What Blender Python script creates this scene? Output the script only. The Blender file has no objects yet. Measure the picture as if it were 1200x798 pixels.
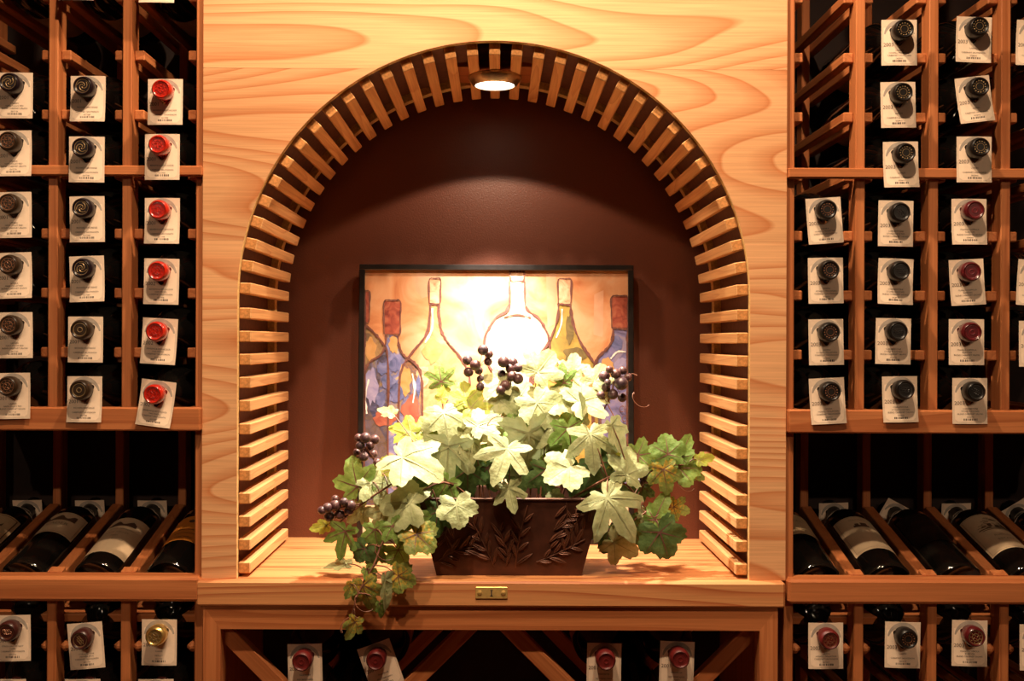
import bpy, math, random
from mathutils import Vector, Matrix, Euler

random.seed(7)
SC = bpy.context.scene
COL = SC.collection

# ------------------------------------------------------------------ camera
F, PX, PY, DC, CZ = 1265.0, 583.0, 400.0, 1.53, 1.236
ROLL = math.radians(0.2)
SINR = math.sin(ROLL)
cam_d = bpy.data.cameras.new('camera')
cam_d.sensor_width = 36.0
cam_d.lens = F / 1200 * 36
cam_d.shift_x = (600 - PX) / 1200
cam_d.shift_y = (PY - 399) / 1200
cam_d.clip_start = 0.02
cam = bpy.data.objects.new('camera', cam_d)
COL.objects.link(cam)
cam.matrix_world = Matrix.Translation((0, -DC, CZ)) @ Euler((math.pi/2, 0, 0)).to_matrix().to_4x4() @ Matrix.Rotation(ROLL, 4, 'Z')
SC.camera = cam

# ------------------------------------------------------------------ world, exposure, lights
w = bpy.data.worlds.new('world'); SC.world = w
w.use_nodes = True
w.node_tree.nodes['Background'].inputs[0].default_value = (1.0, 0.72, 0.45, 1)
w.node_tree.nodes['Background'].inputs[1].default_value = 0.05
SC.view_settings.view_transform = 'Standard'
SC.view_settings.look = 'None'
SC.view_settings.exposure = 0.0
SC.view_settings.gamma = 1.0
SC.view_settings.use_curve_mapping = False
CEIL = 2.35
WARM = (1.0, 0.735, 0.485)


def spot(name, loc, target, power, size, blend, radius, color=WARM):
    d = bpy.data.lights.new(name, 'SPOT')
    d.energy = power; d.spot_size = math.radians(size); d.spot_blend = blend
    d.shadow_soft_size = radius; d.color = color
    o = bpy.data.objects.new(name, d); COL.objects.link(o)
    o.location = loc
    o.rotation_euler = (Vector(target) - Vector(loc)).to_track_quat('-Z', 'Y').to_euler()
    return o


# recessed ceiling lamps: (x, y), aim, watts, cone, label
CANS = [((-1.35, -2.90), (-0.98, 0.0, 1.0), 38, 28, 'recessed ceiling lamp at the far left of the row behind the viewer'),
        ((-0.80, -2.90), (-0.90, 0.0, 1.0), 38, 28, 'recessed ceiling lamp second from left in the row behind the viewer'),
        ((0.80, -2.90), (0.92, 0.0, 1.0), 36, 28, 'recessed ceiling lamp third from left in the row behind the viewer'),
        ((1.35, -2.90), (1.00, 0.0, 1.0), 36, 28, 'recessed ceiling lamp at the far right of the row behind the viewer'),
        ((-0.16, -0.78), (-0.48, 0.0, 1.02), 52, 86, 'recessed ceiling lamp aimed at the left wine rack'),
        ((0.26, -0.78), (0.52, 0.0, 1.02), 42, 86, 'recessed ceiling lamp aimed at the right wine rack'),
        ((0.04, -0.36), (0.03, -0.02, 1.48), 68, 112, 'recessed ceiling lamp close above the arched panel')]

# ------------------------------------------------------------------ helpers


def P(px, py, dep=0.0):
    """point of the place that the photograph shows at pixel (px, py), dep metres behind the rack front"""
    dx, dy = px - PX, PY - py
    tx, ty = dx - dy * SINR, dy + dx * SINR
    k = (DC + dep) / F
    return Vector((tx * k, dep, CZ + ty * k))


def XX(px, dep=0.0):
    return (px - PX) * (DC + dep) / F


def ZZ(py, dep=0.0):
    return CZ + (PY - py) * (DC + dep) / F


class MB:
    def __init__(s):
        s.v = []; s.f = []

    def add(s, vs, fs):
        n = len(s.v)
        s.v += [tuple(p) for p in vs]
        s.f += [tuple(i + n for i in f) for f in fs]

    def box(s, x0, x1, y0, y1, z0, z1, b=0.0):
        """box with all edges chamfered by b"""
        if b <= 0:
            vs = [(x, y, z) for x in (x0, x1) for y in (y0, y1) for z in (z0, z1)]
            s.add(vs, [(0, 1, 3, 2), (4, 6, 7, 5), (0, 4, 5, 1), (2, 3, 7, 6), (0, 2, 6, 4), (1, 5, 7, 3)])
            return
        lo = (x0, y0, z0); hi = (x1, y1, z1)
        vs = []; idx = {}
        for sx in (0, 1):
            for sy in (0, 1):
                for sz in (0, 1):
                    for a in range(3):
                        p = []
                        for k, sg in enumerate((sx, sy, sz)):
                            e = (lo, hi)[sg][k]
                            if k != a:
                                e += b if sg == 0 else -b
                            p.append(e)
                        idx[(sx, sy, sz, a)] = len(vs); vs.append(p)
        fs = []
        for a in range(3):
            u, v = (a + 1) % 3, (a + 2) % 3
            for sg in (0, 1):
                q = []
                for (p, r) in ((0, 0), (1, 0), (1, 1), (0, 1)):
                    c = [0, 0, 0]; c[a] = sg; c[u] = p; c[v] = r
                    q.append(idx[(*c, a)])
                fs.append(q if sg else q[::-1])
        for a in range(3):           # edges parallel to a
            u, v = (a + 1) % 3, (a + 2) % 3
            for p in (0, 1):
                for r in (0, 1):
                    c0 = [0, 0, 0]; c0[u] = p; c0[v] = r; c1 = list(c0); c1[a] = 1
                    fs.append((idx[(*c0, u)], idx[(*c1, u)], idx[(*c1, v)], idx[(*c0, v)]))
        for c in [(i, j, k) for i in (0, 1) for j in (0, 1) for k in (0, 1)]:
            fs.append((idx[(*c, 0)], idx[(*c, 1)], idx[(*c, 2)]))
        s.add(vs, fs)

    def obox(s, M, x0, x1, y0, y1, z0, z1, b=0.0):
        t = MB(); t.box(x0, x1, y0, y1, z0, z1, b)
        s.add([M @ Vector(p) for p in t.v], t.f)

    def lathe(s, prof, n=24, M=Matrix()):
        vs = []; fs = []
        for (r, z) in prof:
            for i in range(n):
                a = 2*math.pi*i/n
                vs.append(M @ Vector((r*math.cos(a), r*math.sin(a), z)))
        m = len(prof)
        for j in range(m-1):
            for i in range(n):
                k = (i+1) % n
                fs.append((j*n+i, j*n+k, (j+1)*n+k, (j+1)*n+i))
        fs.append(tuple(range(n-1, -1, -1)))
        fs.append(tuple((m-1)*n+i for i in range(n)))
        s.add(vs, fs)

    def tube(s, pts, r, n=6, smooth=3, r2=None):
        pts = [Vector(p) for p in pts]
        if smooth > 1 and len(pts) > 2:
            q = []
            e = [pts[0]*2-pts[1]] + pts + [pts[-1]*2-pts[-2]]
            for i in range(1, len(e)-2):
                for k in range(smooth):
                    t = k/smooth
                    a, b, c, d = e[i-1], e[i], e[i+1], e[i+2]
                    q.append(.5*((2*b)+(c-a)*t+(2*a-5*b+4*c-d)*t*t+(3*b-a-3*c+d)*t**3))
            q.append(pts[-1]); pts = q
        vs = []; fs = []
        up = None
        N = len(pts)
        for i, p in enumerate(pts):
            d = (pts[min(i+1, N-1)] - pts[max(i-1, 0)])
            d = d.normalized() if d.length > 1e-9 else Vector((0, 0, 1))
            if up is None:
                up = d.orthogonal().normalized()
            up = (up - d*up.dot(d))
            up = up.normalized() if up.length > 1e-6 else d.orthogonal().normalized()
            bn = d.cross(up)
            rr = r if r2 is None else r + (r2-r)*i/(N-1)
            for k in range(n):
                a = 2*math.pi*k/n
                vs.append(p + (up*math.cos(a)+bn*math.sin(a))*rr)
        for i in range(N-1):
            for k in range(n):
                k2 = (k+1) % n
                fs.append((i*n+k, i*n+k2, (i+1)*n+k2, (i+1)*n+k))
        fs.append(tuple(range(n-1, -1, -1))); fs.append(tuple((N-1)*n+k for k in range(n)))
        s.add(vs, fs)

    def prism(s, poly, y0, y1):
        """extrude an x,z polygon (counter-clockwise seen from -y) from y0 (front) to y1"""
        n = len(poly)
        vs = [(x, y0, z) for x, z in poly] + [(x, y1, z) for x, z in poly]
        fs = [tuple(range(n)), tuple(range(2*n-1, n-1, -1))]
        for i in range(n):
            k = (i+1) % n
            fs.append((i, n+i, n+k, k))
        s.add(vs, fs)

    def strip(s, rows):
        """quad grid from rows of points"""
        m = len(rows[0]); vs = [p for r in rows for p in r]; fs = []
        for j in range(len(rows)-1):
            for i in range(m-1):
                fs.append((j*m+i, j*m+i+1, (j+1)*m+i+1, (j+1)*m+i))
        s.add(vs, fs)

    def mesh(s, name, mat=None, smooth=False):
        me = bpy.data.meshes.new(name)
        me.from_pydata(s.v, [], s.f)
        if mat: me.materials.append(mat)
        if smooth:
            me.polygons.foreach_set('use_smooth', [True]*len(me.polygons))
            me.set_sharp_from_angle(angle=math.radians(40))
        me.update()
        return me

    def build(s, name, mat, parent=None, smooth=False):
        return link(name, s.mesh(name, mat, smooth), parent)


def link(name, me, parent=None, M=None):
    o = bpy.data.objects.new(name, me); COL.objects.link(o)
    if parent: o.parent = parent
    if M is not None: o.matrix_local = M
    return o


def tag(o, label=None, cat=None, group=None, kind=None):
    if label: o['label'] = label
    if cat: o['category'] = cat
    if group: o['group'] = group
    if kind: o['kind'] = kind
    return o


def empty(name, loc=(0, 0, 0), M=None):
    o = bpy.data.objects.new(name, None); COL.objects.link(o)
    o.empty_display_size = 0.02
    if M is not None: o.matrix_local = M
    else: o.location = loc
    return o


# ------------------------------------------------------------------ materials
def newmat(name):
    m = bpy.data.materials.new(name); m.use_nodes = True
    nt = m.node_tree
    return m, nt, nt.nodes['Principled BSDF']


def N(nt, typ, **kw):
    n = nt.nodes.new(typ)
    for k, v in kw.items(): setattr(n, k, v)
    return n


def mathn(nt, op, a, b=None, c=None):
    n = N(nt, 'ShaderNodeMath', operation=op)
    for i, x in enumerate((a, b, c)):
        if x is None: continue
        if isinstance(x, (int, float)): n.inputs[i].default_value = x
        else: nt.links.new(x, n.inputs[i])
    return n.outputs[0]


def ramp(nt, fac, stops):
    n = N(nt, 'ShaderNodeValToRGB')
    el = n.color_ramp.elements
    el[0].position, el[0].color = stops[0][0], (*stops[0][1], 1)
    el[1].position, el[1].color = stops[-1][0], (*stops[-1][1], 1)
    for p, c in stops[1:-1]:
        e = el.new(p); e.color = (*c, 1)
    nt.links.new(fac, n.inputs[0])
    return n.outputs[0]


def mixc(nt, fac, a, b, mode='MIX'):
    n = N(nt, 'ShaderNodeMix', data_type='RGBA', blend_type=mode)
    for i, x in ((0, fac), (6, a), (7, b)):
        if isinstance(x, (int, float)): n.inputs[i].default_value = x
        elif isinstance(x, tuple): n.inputs[i].default_value = (*x, 1)
        else: nt.links.new(x, n.inputs[i])
    return n.outputs[2]


def wood(name, axis, light, dark, rings=9.0, size=5.0, stretch=0.10, lines=0.75, rough=0.5, spec=.25):
    m, nt, b = newmat(name)
    tc = N(nt, 'ShaderNodeTexCoord'); oi = N(nt, 'ShaderNodeObjectInfo')
    off = N(nt, 'ShaderNodeVectorMath', operation='SCALE'); off.inputs[0].default_value = (7.3, 5.1, 9.7)
    nt.links.new(oi.outputs['Random'], off.inputs['Scale'])
    add = N(nt, 'ShaderNodeVectorMath', operation='ADD')
    nt.links.new(tc.outputs['Object'], add.inputs[0]); nt.links.new(off.outputs[0], add.inputs[1])
    mp = N(nt, 'ShaderNodeMapping')
    sc = [1.0, 1.0, 1.0]; sc['XYZ'.index(axis)] = stretch
    mp.inputs['Scale'].default_value = sc
    nt.links.new(add.outputs[0], mp.inputs[0])
    n1 = N(nt, 'ShaderNodeTexNoise'); n1.inputs['Scale'].default_value = size
    n1.inputs['Detail'].default_value = 1.5; n1.inputs['Roughness'].default_value = .45; n1.inputs['Distortion'].default_value = .35
    nt.links.new(mp.outputs[0], n1.inputs[0])
    r = mathn(nt, 'MULTIPLY', n1.outputs[0], rings)
    r = mathn(nt, 'FRACT', r)                       # late wood builds up, then breaks off sharply
    col = ramp(nt, r, [(0, light), (.45, tuple(l*.93+d*.07 for l, d in zip(light, dark))),
                       (.86, tuple(l*(1-lines*.7)+d*lines*.7 for l, d in zip(light, dark))),
                       (.94, tuple(l*(1-lines)+d*lines for l, d in zip(light, dark))), (1.0, light)])
    mp2 = N(nt, 'ShaderNodeMapping'); s2 = [1.0, 1.0, 1.0]; s2['XYZ'.index(axis)] = .02
    mp2.inputs['Scale'].default_value = s2
    nt.links.new(add.outputs[0], mp2.inputs[0])
    n2 = N(nt, 'ShaderNodeTexNoise'); n2.inputs['Scale'].default_value = 420; n2.inputs['Detail'].default_value = 2
    nt.links.new(mp2.outputs[0], n2.inputs[0])
    fib = ramp(nt, n2.outputs[0], [(.3, (.86, .84, .82)), (.7, (1.05, 1.05, 1.05))])
    col = mixc(nt, 1.0, col, fib, 'MULTIPLY')
    tone = ramp(nt, oi.outputs['Random'], [(0, (.90, .88, .86)), (1, (1.06, 1.07, 1.08))])
    col = mixc(nt, 1.0, col, tone, 'MULTIPLY')
    nt.links.new(col, b.inputs['Base Color'])
    b.inputs['Roughness'].default_value = rough
    b.inputs['Specular IOR Level'].default_value = spec
    bp = N(nt, 'ShaderNodeBump'); bp.inputs['Strength'].default_value = .12; bp.inputs['Distance'].default_value = .001
    nt.links.new(n2.outputs[0], bp.inputs['Height']); nt.links.new(bp.outputs[0], b.inputs['Normal'])
    return m


def plain(name, col, rough=.5, metal=0.0, noise=None, bump=0.0, coat=0.0, spec=.5):
    m, nt, b = newmat(name)
    b.inputs['Roughness'].default_value = rough; b.inputs['Metallic'].default_value = metal
    b.inputs['Coat Weight'].default_value = coat; b.inputs['Coat Roughness'].default_value = .08
    b.inputs['Specular IOR Level'].default_value = spec
    tc = N(nt, 'ShaderNodeTexCoord')
    n = N(nt, 'ShaderNodeTexNoise'); n.inputs['Scale'].default_value = noise[0] if noise else 60
    n.inputs['Detail'].default_value = 4
    nt.links.new(tc.outputs['Object'], n.inputs[0])
    amt = noise[1] if noise else .12
    lo = tuple(max(0, c*(1-amt)) for c in col); hi = tuple(min(1, c*(1+amt)) for c in col)
    nt.links.new(ramp(nt, n.outputs[0], [(.3, lo), (.7, hi)]), b.inputs['Base Color'])
    if bump:
        bp = N(nt, 'ShaderNodeBump'); bp.inputs['Strength'].default_value = bump; bp.inputs['Distance'].default_value = .002
        nt.links.new(n.outputs[0], bp.inputs['Height']); nt.links.new(bp.outputs[0], b.inputs['Normal'])
    return m


PL, PD = (.74, .395, .19), (.54, .185, .062)
RL, RD = (.52, .18, .062), (.33, .085, .024)
W_PANEL = wood('fir_panel', 'X', PL, PD, rings=25, size=4.2, stretch=.19, lines=.9)
W_SLAT = wood('fir_slat', 'Y', (.74, .41, .18), (.52, .22, .085), rings=6, size=40, stretch=.05, lines=.6, rough=.75, spec=.08)
W_X = wood('redwood_rail', 'X', RL, RD, rings=8, size=14, stretch=.035, lines=.75)
W_Z = wood('redwood_post', 'Z', RL, RD, rings=7, size=22, stretch=.03, lines=.6)
W_Y = wood('redwood_cleat', 'Y', RL, RD, rings=6, size=30, stretch=.04, lines=.6)
W_COUNTER = wood('fir_counter', 'X', (.63, .275, .105), (.38, .09, .028), rings=9, size=16, stretch=.05, lines=.9)
W_DIAG = wood('redwood_diagonal', 'X', RL, RD, rings=8, size=18, stretch=.04, lines=.7)
M_EDGE = plain('plywood_edge', (.74, .50, .20), .6, noise=(300, .2))
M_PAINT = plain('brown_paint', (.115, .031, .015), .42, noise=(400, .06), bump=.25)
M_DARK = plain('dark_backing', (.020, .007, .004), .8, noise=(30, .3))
M_LINING = plain('brown_lining', (.17, .055, .024), .6, noise=(120, .2))
M_GLASS = plain('dark_bottle_glass', (.006, .005, .004), .07, noise=(20, .2), coat=.6)
M_BLACK = plain('black_lacquer', (.012, .009, .008), .28, noise=(80, .3))
M_TAG = plain('tag_stock', (.76, .58, .43), .6, noise=(200, .05))
M_TAGPANEL = plain('tag_cream', (.93, .72, .54), .55, noise=(200, .03))
M_TAGARCH = plain('tag_grey_print', (.40, .33, .27), .55, noise=(90, .2))
M_INK = plain('ink', (.05, .035, .03), .7)
M_INKSOFT = plain('soft_ink', (.11, .065, .045), .7)
M_BRASS = plain('brass', (.80, .52, .17), .42, metal=.55, noise=(120, .15))
M_NICKEL = plain('brushed_nickel', (.60, .50, .38), .33, metal=1.0, noise=(90, .1))
M_PLANTER = plain('bronze_planter', (.085, .030, .018), .42, metal=.35, noise=(45, .35), bump=.15)
M_EMBOSS = plain('bronze_relief', (.12, .045, .025), .40, metal=.35, noise=(60, .3))
M_SOIL = plain('dark_foam', (.012, .009, .006), .95, noise=(60, .4), bump=.6)
M_STEM = plain('brown_red_stem', (.20, .075, .04), .55, noise=(70, .35))
M_FLOOR = plain('terracotta_floor', (.22, .10, .05), .55, noise=(4, .3))
M_CEIL = plain('cream_ceiling', (.55, .42, .28), .8, noise=(8, .05))
M_ROOM = plain('warm_room_wall', (.34, .18, .09), .8, noise=(5, .1))

CAPMAT = {
    'red': plain('red_wax', (.50, .018, .008), .22, coat=.5, noise=(90, .2)),
    'black': plain('black_foil', (.010, .008, .007), .35, noise=(90, .3), spec=.3),
    'plum': plain('plum_black_foil', (.011, .006, .009), .30, noise=(90, .3), spec=.3),
    'bronze': plain('bronze_foil', (.030, .016, .008), .36, noise=(90, .35), spec=.3),
    'burgundy': plain('burgundy_foil', (.095, .007, .010), .28, coat=.4, noise=(90, .25)),
    'maroon': plain('maroon_foil', (.050, .010, .008), .36, noise=(90, .3)),
    'gold': plain('gold_foil', (.78, .52, .16), .28, metal=.9, noise=(90, .15)),
    'darkred': plain('matte_red_wax', (.12, .007, .006), .5, noise=(90, .25)),
}
EMBMAT = {
    'gold': plain('gold_stamp', (.30, .19, .08), .4, metal=.4),
    'copper': plain('copper_stamp', (.22, .085, .035), .4, metal=.4),
    'red': plain('red_relief', (.38, .014, .008), .3, coat=.4),
    'darkred': plain('dark_red_relief', (.14, .010, .008), .45),
    'black': plain('black_relief', (.03, .025, .023), .35),
    'burgundy': plain('burgundy_relief', (.19, .014, .018), .3),
}

# ------------------------------------------------------------------ the room
mb = MB(); mb.box(-2.2, 2.2, -3.2, .40, -.03, 0.0); tag(mb.build('floor', M_FLOOR), 'terracotta coloured cellar floor', 'floor', kind='structure')
mb = MB(); mb.box(-2.2, 2.2, -3.2, .40, CEIL, CEIL+.03); tag(mb.build('ceiling', M_CEIL), 'cream cellar ceiling with recessed lamps', 'ceiling', kind='structure')
WB = .315
mb = MB(); mb.box(XX(238, 0), XX(920, 0), WB, .40, 0, CEIL); tag(mb.build('wall_back', M_PAINT), 'dark brown painted wall at the back of the arched niche', 'wall', kind='structure')
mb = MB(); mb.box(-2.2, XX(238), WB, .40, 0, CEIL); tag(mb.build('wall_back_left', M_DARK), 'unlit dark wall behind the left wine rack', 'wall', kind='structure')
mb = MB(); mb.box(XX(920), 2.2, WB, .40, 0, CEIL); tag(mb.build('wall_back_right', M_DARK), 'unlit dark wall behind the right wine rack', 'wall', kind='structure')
for nm, x0, x1, y0, y1 in (('wall_left', -2.25, -2.2, -3.2, .4), ('wall_right', 2.2, 2.25, -3.2, .4), ('wall_front', -2.25, 2.25, -3.25, -3.2)):
    mb = MB(); mb.box(x0, x1, y0, y1, 0, CEIL); tag(mb.build(nm, M_ROOM), 'warm brown cellar ' + nm.replace('_', ' ') + ' outside the picture', 'wall', kind='structure')


def can_light(x, y, aim, power, size, label, blend=.8):
    r = tag(empty('ceiling_lamp', (x, y, CEIL)), label, 'lamp', 'recessed ceiling lamps')
    m = MB(); m.lathe([(.036, 0.0), (.052, 0.0), (.055, -.004), (.055, -.008), (.046, -.010), (.036, -.006)], 24)
    m.build('trim_ring', M_NICKEL, r, True)
    m = MB(); m.lathe([(.030, -.002), (.034, -.003), (.02, -.006)], 20)
    m.build('bulb', M_BULB, r, True)
    spot('lamp_beam', (x, y, CEIL-.03), aim, power, size, blend, .022)


M_BULB, nt_, b_ = newmat('lamp_glow')
b_.inputs['Emission Color'].default_value = (1, .85, .6, 1); b_.inputs['Emission Strength'].default_value = 25
for (x, y), a, pw, cone, lb_ in CANS:
    can_light(x, y, a, pw, cone, lb_)

# ------------------------------------------------------------------ wine racks
POST_W, POST_D = .0135, .030
RAIL_W, RAIL_H = .0145, .0145
RAIL_F = .010
BACK = .285
LV = [ .4982, .4134, .3286, .2438, .1590, .0742, -.0106, -.0954]     # cleat tops above the camera height
LV = [CZ + z for z in LV]
LOW = [CZ - .431, CZ - .516, CZ - .601]
Z_BEAM = (ZZ(505), ZZ(478)); Z_DISP = (ZZ(703), ZZ(674.5)); Z_BAR = (ZZ(208.5), ZZ(197))
LPOST = [234.5, 148, 61.5, -25, -111.5]
RPOST = [925, 1007.5, 1093.5, 1178, 1263, 1348]

m = MB(); m.box(-POST_W/2, POST_W/2, 0, POST_D, 0, 1, 0); ME_POST = None
m_up = MB(); m_up.box(-POST_W/2, POST_W/2, 0, POST_D, Z_BEAM[0], CEIL, .0012); ME_POST_UP = m_up.mesh('post', W_Z)
m_lo = MB(); m_lo.box(-POST_W/2, POST_W/2, 0, POST_D, 0, Z_DISP[0]+.012, .0012); ME_POST_LO = m_lo.mesh('post', W_Z)
m_bk = MB(); m_bk.box(-POST_W/2, POST_W/2, BACK-.012, BACK+.018, 0, CEIL, .0012); ME_POST_BK = m_bk.mesh('back_post', W_Z)
m_end = MB(); m_end.box(-POST_W/2, POST_W/2, 0, POST_D, 0, CEIL, .0012); ME_POST_END = m_end.mesh('end_post', W_Z)
m_r = MB(); m_r.box(-RAIL_W/2, RAIL_W/2, RAIL_F, BACK+.018, -RAIL_H, 0, .0016); ME_RAIL = m_r.mesh('cleat', W_Y)
m_r = MB(); m_r.box(-RAIL_W/2, RAIL_W/2, RAIL_F, BACK+.018, -RAIL_H, 0, .0055); ME_RAILR = m_r.mesh('cleat', W_Y)

DISP_TILT = math.radians(14.5)


def rack(side, posts, x_end):
    s = 1 if side == 'right' else -1
    r = tag(empty('wine_rack', (XX(posts[0]), 0, 0)), 'redwood lattice wine rack filling the %s of the arched panel' % side, 'wine rack', 'redwood wine racks')
    o = r.location
    Ml = Matrix.Translation(-o)

    def put(nm, me, x, z=0.0):
        return link(nm, me, r, Matrix.Translation(Vector((x, 0, z)) - o))
    for i, p in enumerate(posts):
        x = XX(p)
        if i == 0:
            put('end_post', ME_POST_END, x)
        else:
            put('post', ME_POST_UP, x); put('post', ME_POST_LO, x)
        put('back_post', ME_POST_BK, x)
        for dx in (-1, 1):
            if (i == 0 and dx == -s) or (i == len(posts)-1 and dx == s): continue
            for z in LV: put('cleat', ME_RAIL, x + dx*(POST_W+RAIL_W)/2, z)
            for z in LOW: put('cleat', ME_RAILR, x + dx*(POST_W+RAIL_W)/2, z)
    xa, xb = sorted((XX(posts[0] + (4.5 if side == 'left' else -4.5)), XX(posts[-1])))
    m = MB(); m.box(xa-o.x, xb-o.x, -.013, 0, Z_BAR[0], Z_BAR[1], .0015); m.build('front_bar', W_X, r)
    m = MB(); m.box(xa-o.x, xb-o.x, -.019, 0, Z_BEAM[0], Z_BEAM[1], .002); m.build('ledge_beam', W_X, r)
    m = MB(); m.box(xa-o.x, xb-o.x, -.019, .016, Z_DISP[0], Z_DISP[1], .004); m.build('display_rail', W_X, r)
    # sloping dividers and board under the display bottles
    for i, p in enumerate(posts):
        x = XX(p)
        M = Matrix.Translation(Vector((x, .016, Z_DISP[1]-.026)) - o) @ Matrix.Rotation(DISP_TILT, 4, 'X')
        m = MB(); m.obox(M, -.0085, .0085, .0, .262, 0, .021, .0012); m.obox(M, -.0105, .0105, .0, .016, 0, .029, .0012); m.build('divider', W_Y, r)
    M = Matrix.Translation(Vector((0, .016, Z_DISP[1]-.078)) - Vector((o.x, 0, 0))) @ Matrix.Rotation(DISP_TILT, 4, 'X')
    m = MB(); m.obox(M, xa, xb, .012, .262, 0, .012, .001); m.build('sloping_shelf', W_X, r)
    m = MB(); m.box(xa-o.x, xb-o.x, .03, BACK-.012, Z_BEAM[0]+.002, Z_BEAM[0]+.012); m.build('shelf_board', W_X, r)
    return r


rack('left', LPOST, -111.5)
rack('right', RPOST, 1348)

# ------------------------------------------------------------------ arched niche surround
CX, R = XX(578.5), .3622
ZA = ZZ(348.5)
XL, XR = XX(238.5), XX(920.0)
Z_CT = ZZ(678)
PT = .0058                    # panel thickness
PF = -.006                    # its front face
niche = tag(empty('arched_niche', (CX, 0, Z_CT)), 'light fir panel with a slatted round arch opening above the counter', 'niche')
no = niche.location


def loc(m):                     # shift world coordinates to the niche's own
    m.v = [(x-no.x, y-no.y, z-no.z) for x, y, z in m.v]
    return m


def arcpts(a0, a1, n, r=R):     # angle from the crown, positive to the right
    return [(CX + r*math.sin(a0+(a1-a0)*i/n), ZA + r*math.cos(a0+(a1-a0)*i/n)) for i in range(n+1)]


zs1, zs2 = ZZ(82), ZZ(283)
a1 = math.acos((zs1-ZA)/R); a2 = math.acos((zs2-ZA)/R)
g = .00018
top = [(XL, zs1+g)] + arcpts(-a1, a1, 40) + [(XR, zs1+g), (XR, CEIL), (XL, CEIL)]
m = MB(); m.prism(top, PF, PF+PT); loc(m).build('panel_board', W_PANEL, niche)
for sgn in (-1, 1):
    xo = XL if sgn < 0 else XR
    arc = [(x, z-g) for x, z in arcpts(sgn*a1, sgn*a2, 36)]
    poly = [(xo, arc[0][1])] + arc + [(xo, arc[-1][1])]
    if sgn < 0: poly = poly[::-1]
    else: poly = poly
    # counter-clockwise from the front: sort by signed area
    ar = sum(poly[i][0]*poly[(i+1) % len(poly)][1]-poly[(i+1) % len(poly)][0]*poly[i][1] for i in range(len(poly)))
    if ar < 0: poly = poly[::-1]
    m = MB(); m.prism(poly, PF, PF+PT); loc(m).build('panel_board', W_PANEL, niche)
    arc = arcpts(sgn*a2, sgn*math.pi/2, 14)
    arc = [(x, z-2*g) for x, z in arc]
    poly = [(xo, arc[0][1])] + arc + [(CX+sgn*R, Z_CT), (xo, Z_CT)]
    ar = sum(poly[i][0]*poly[(i+1) % len(poly)][1]-poly[(i+1) % len(poly)][0]*poly[i][1] for i in range(len(poly)))
    if ar < 0: poly = poly[::-1]
    m = MB(); m.prism(poly, PF, PF+PT); loc(m).build('panel_board', W_PANEL, niche)


def archband(r0, r1, y0, y1, n=72, a_from=-math.pi/2, a_to=math.pi/2, feet=True):
    """arched band between radii, from y0 to y1, with straight feet down to the counter"""
    sec = []
    if feet: sec.append((-1, Z_CT))
    pts = []
    if feet: pts.append(((CX-r0, Z_CT), (CX-r1, Z_CT)))
    for i in range(n+1):
        a = a_from+(a_to-a_from)*i/n
        pts.append(((CX+r0*math.sin(a), ZA+r0*math.cos(a)), (CX+r1*math.sin(a), ZA+r1*math.cos(a))))
    if feet: pts.append(((CX+r0, Z_CT), (CX+r1, Z_CT)))
    m = MB()
    rows = []
    for (p, q) in pts:
        rows.append([(p[0], y0, p[1]), (p[0], y1, p[1]), (q[0], y1, q[1]), (q[0], y0, q[1]), (p[0], y0, p[1])])
    m.strip(rows)
    for k in (0, -1):
        f = rows[k][:4]
        m.add(f, [(0, 1, 2, 3)])
    return m


loc(archband(R-.0006, R+.003, PF+.0012, PF+PT+.004)).build('arch_edge', M_EDGE, niche, True)
loc(archband(R+.0005, R+.012, .252, .272)).build('rear_rim', M_EDGE, niche, True)
ah = math.radians(4.3)
loc(archband(R+.012, R+.018, .006, .310, 40, -math.pi/2, -ah)).build('lining', M_LINING, niche, True) if False else None
# brown lining behind the slats, open over the lamp
for (s0, s1) in ((-math.pi/2, -ah), (ah, math.pi/2)):
    m = archband(R+.012, R+.018, .006, .31, 36, s0, s1, False)
    xs = CX + (-1 if s0 < -1 else 1)*(R+.015)
    m.box(xs-.003, xs+.003, .006, .31, Z_CT, ZA)
    loc(m).build('lining', M_LINING, niche, True)
m = archband(R+.012, R+.018, .095, .31, 6, -ah, ah, False); loc(m).build('lining', M_LINING, niche, True)

# slats: 35 around the arch, 12 down each side
SW, ST = .0158, .0172
ms = MB(); ms.box(-SW/2, SW/2, .0045, .283, -ST, 0, .0013); ME_SLAT = ms.mesh('slat', W_SLAT)
ME_SLAT.materials.append(plain('fir_end_grain', (.56, .25, .085), .8, noise=(260, .25), spec=.05))
for q in (2, 3): ME_SLAT.polygons[q].material_index = 1
STEP = math.radians(5.18)
for k in range(-17, 18):
    a = k*STEP
    M = Matrix.Translation(Vector((CX+R*math.sin(a), 0, ZA+R*math.cos(a))) - no) @ Matrix.Rotation(a, 4, 'Y')
    link('slat', ME_SLAT, niche, M)
for sgn in (-1, 1):
    for j in range(12):
        M = Matrix.Translation(Vector((CX+sgn*R, 0, ZZ(368+27.2*j))) - no) @ Matrix.Rotation(sgn*math.pi/2, 4, 'Y')
        link('slat', ME_SLAT, niche, M)

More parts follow.
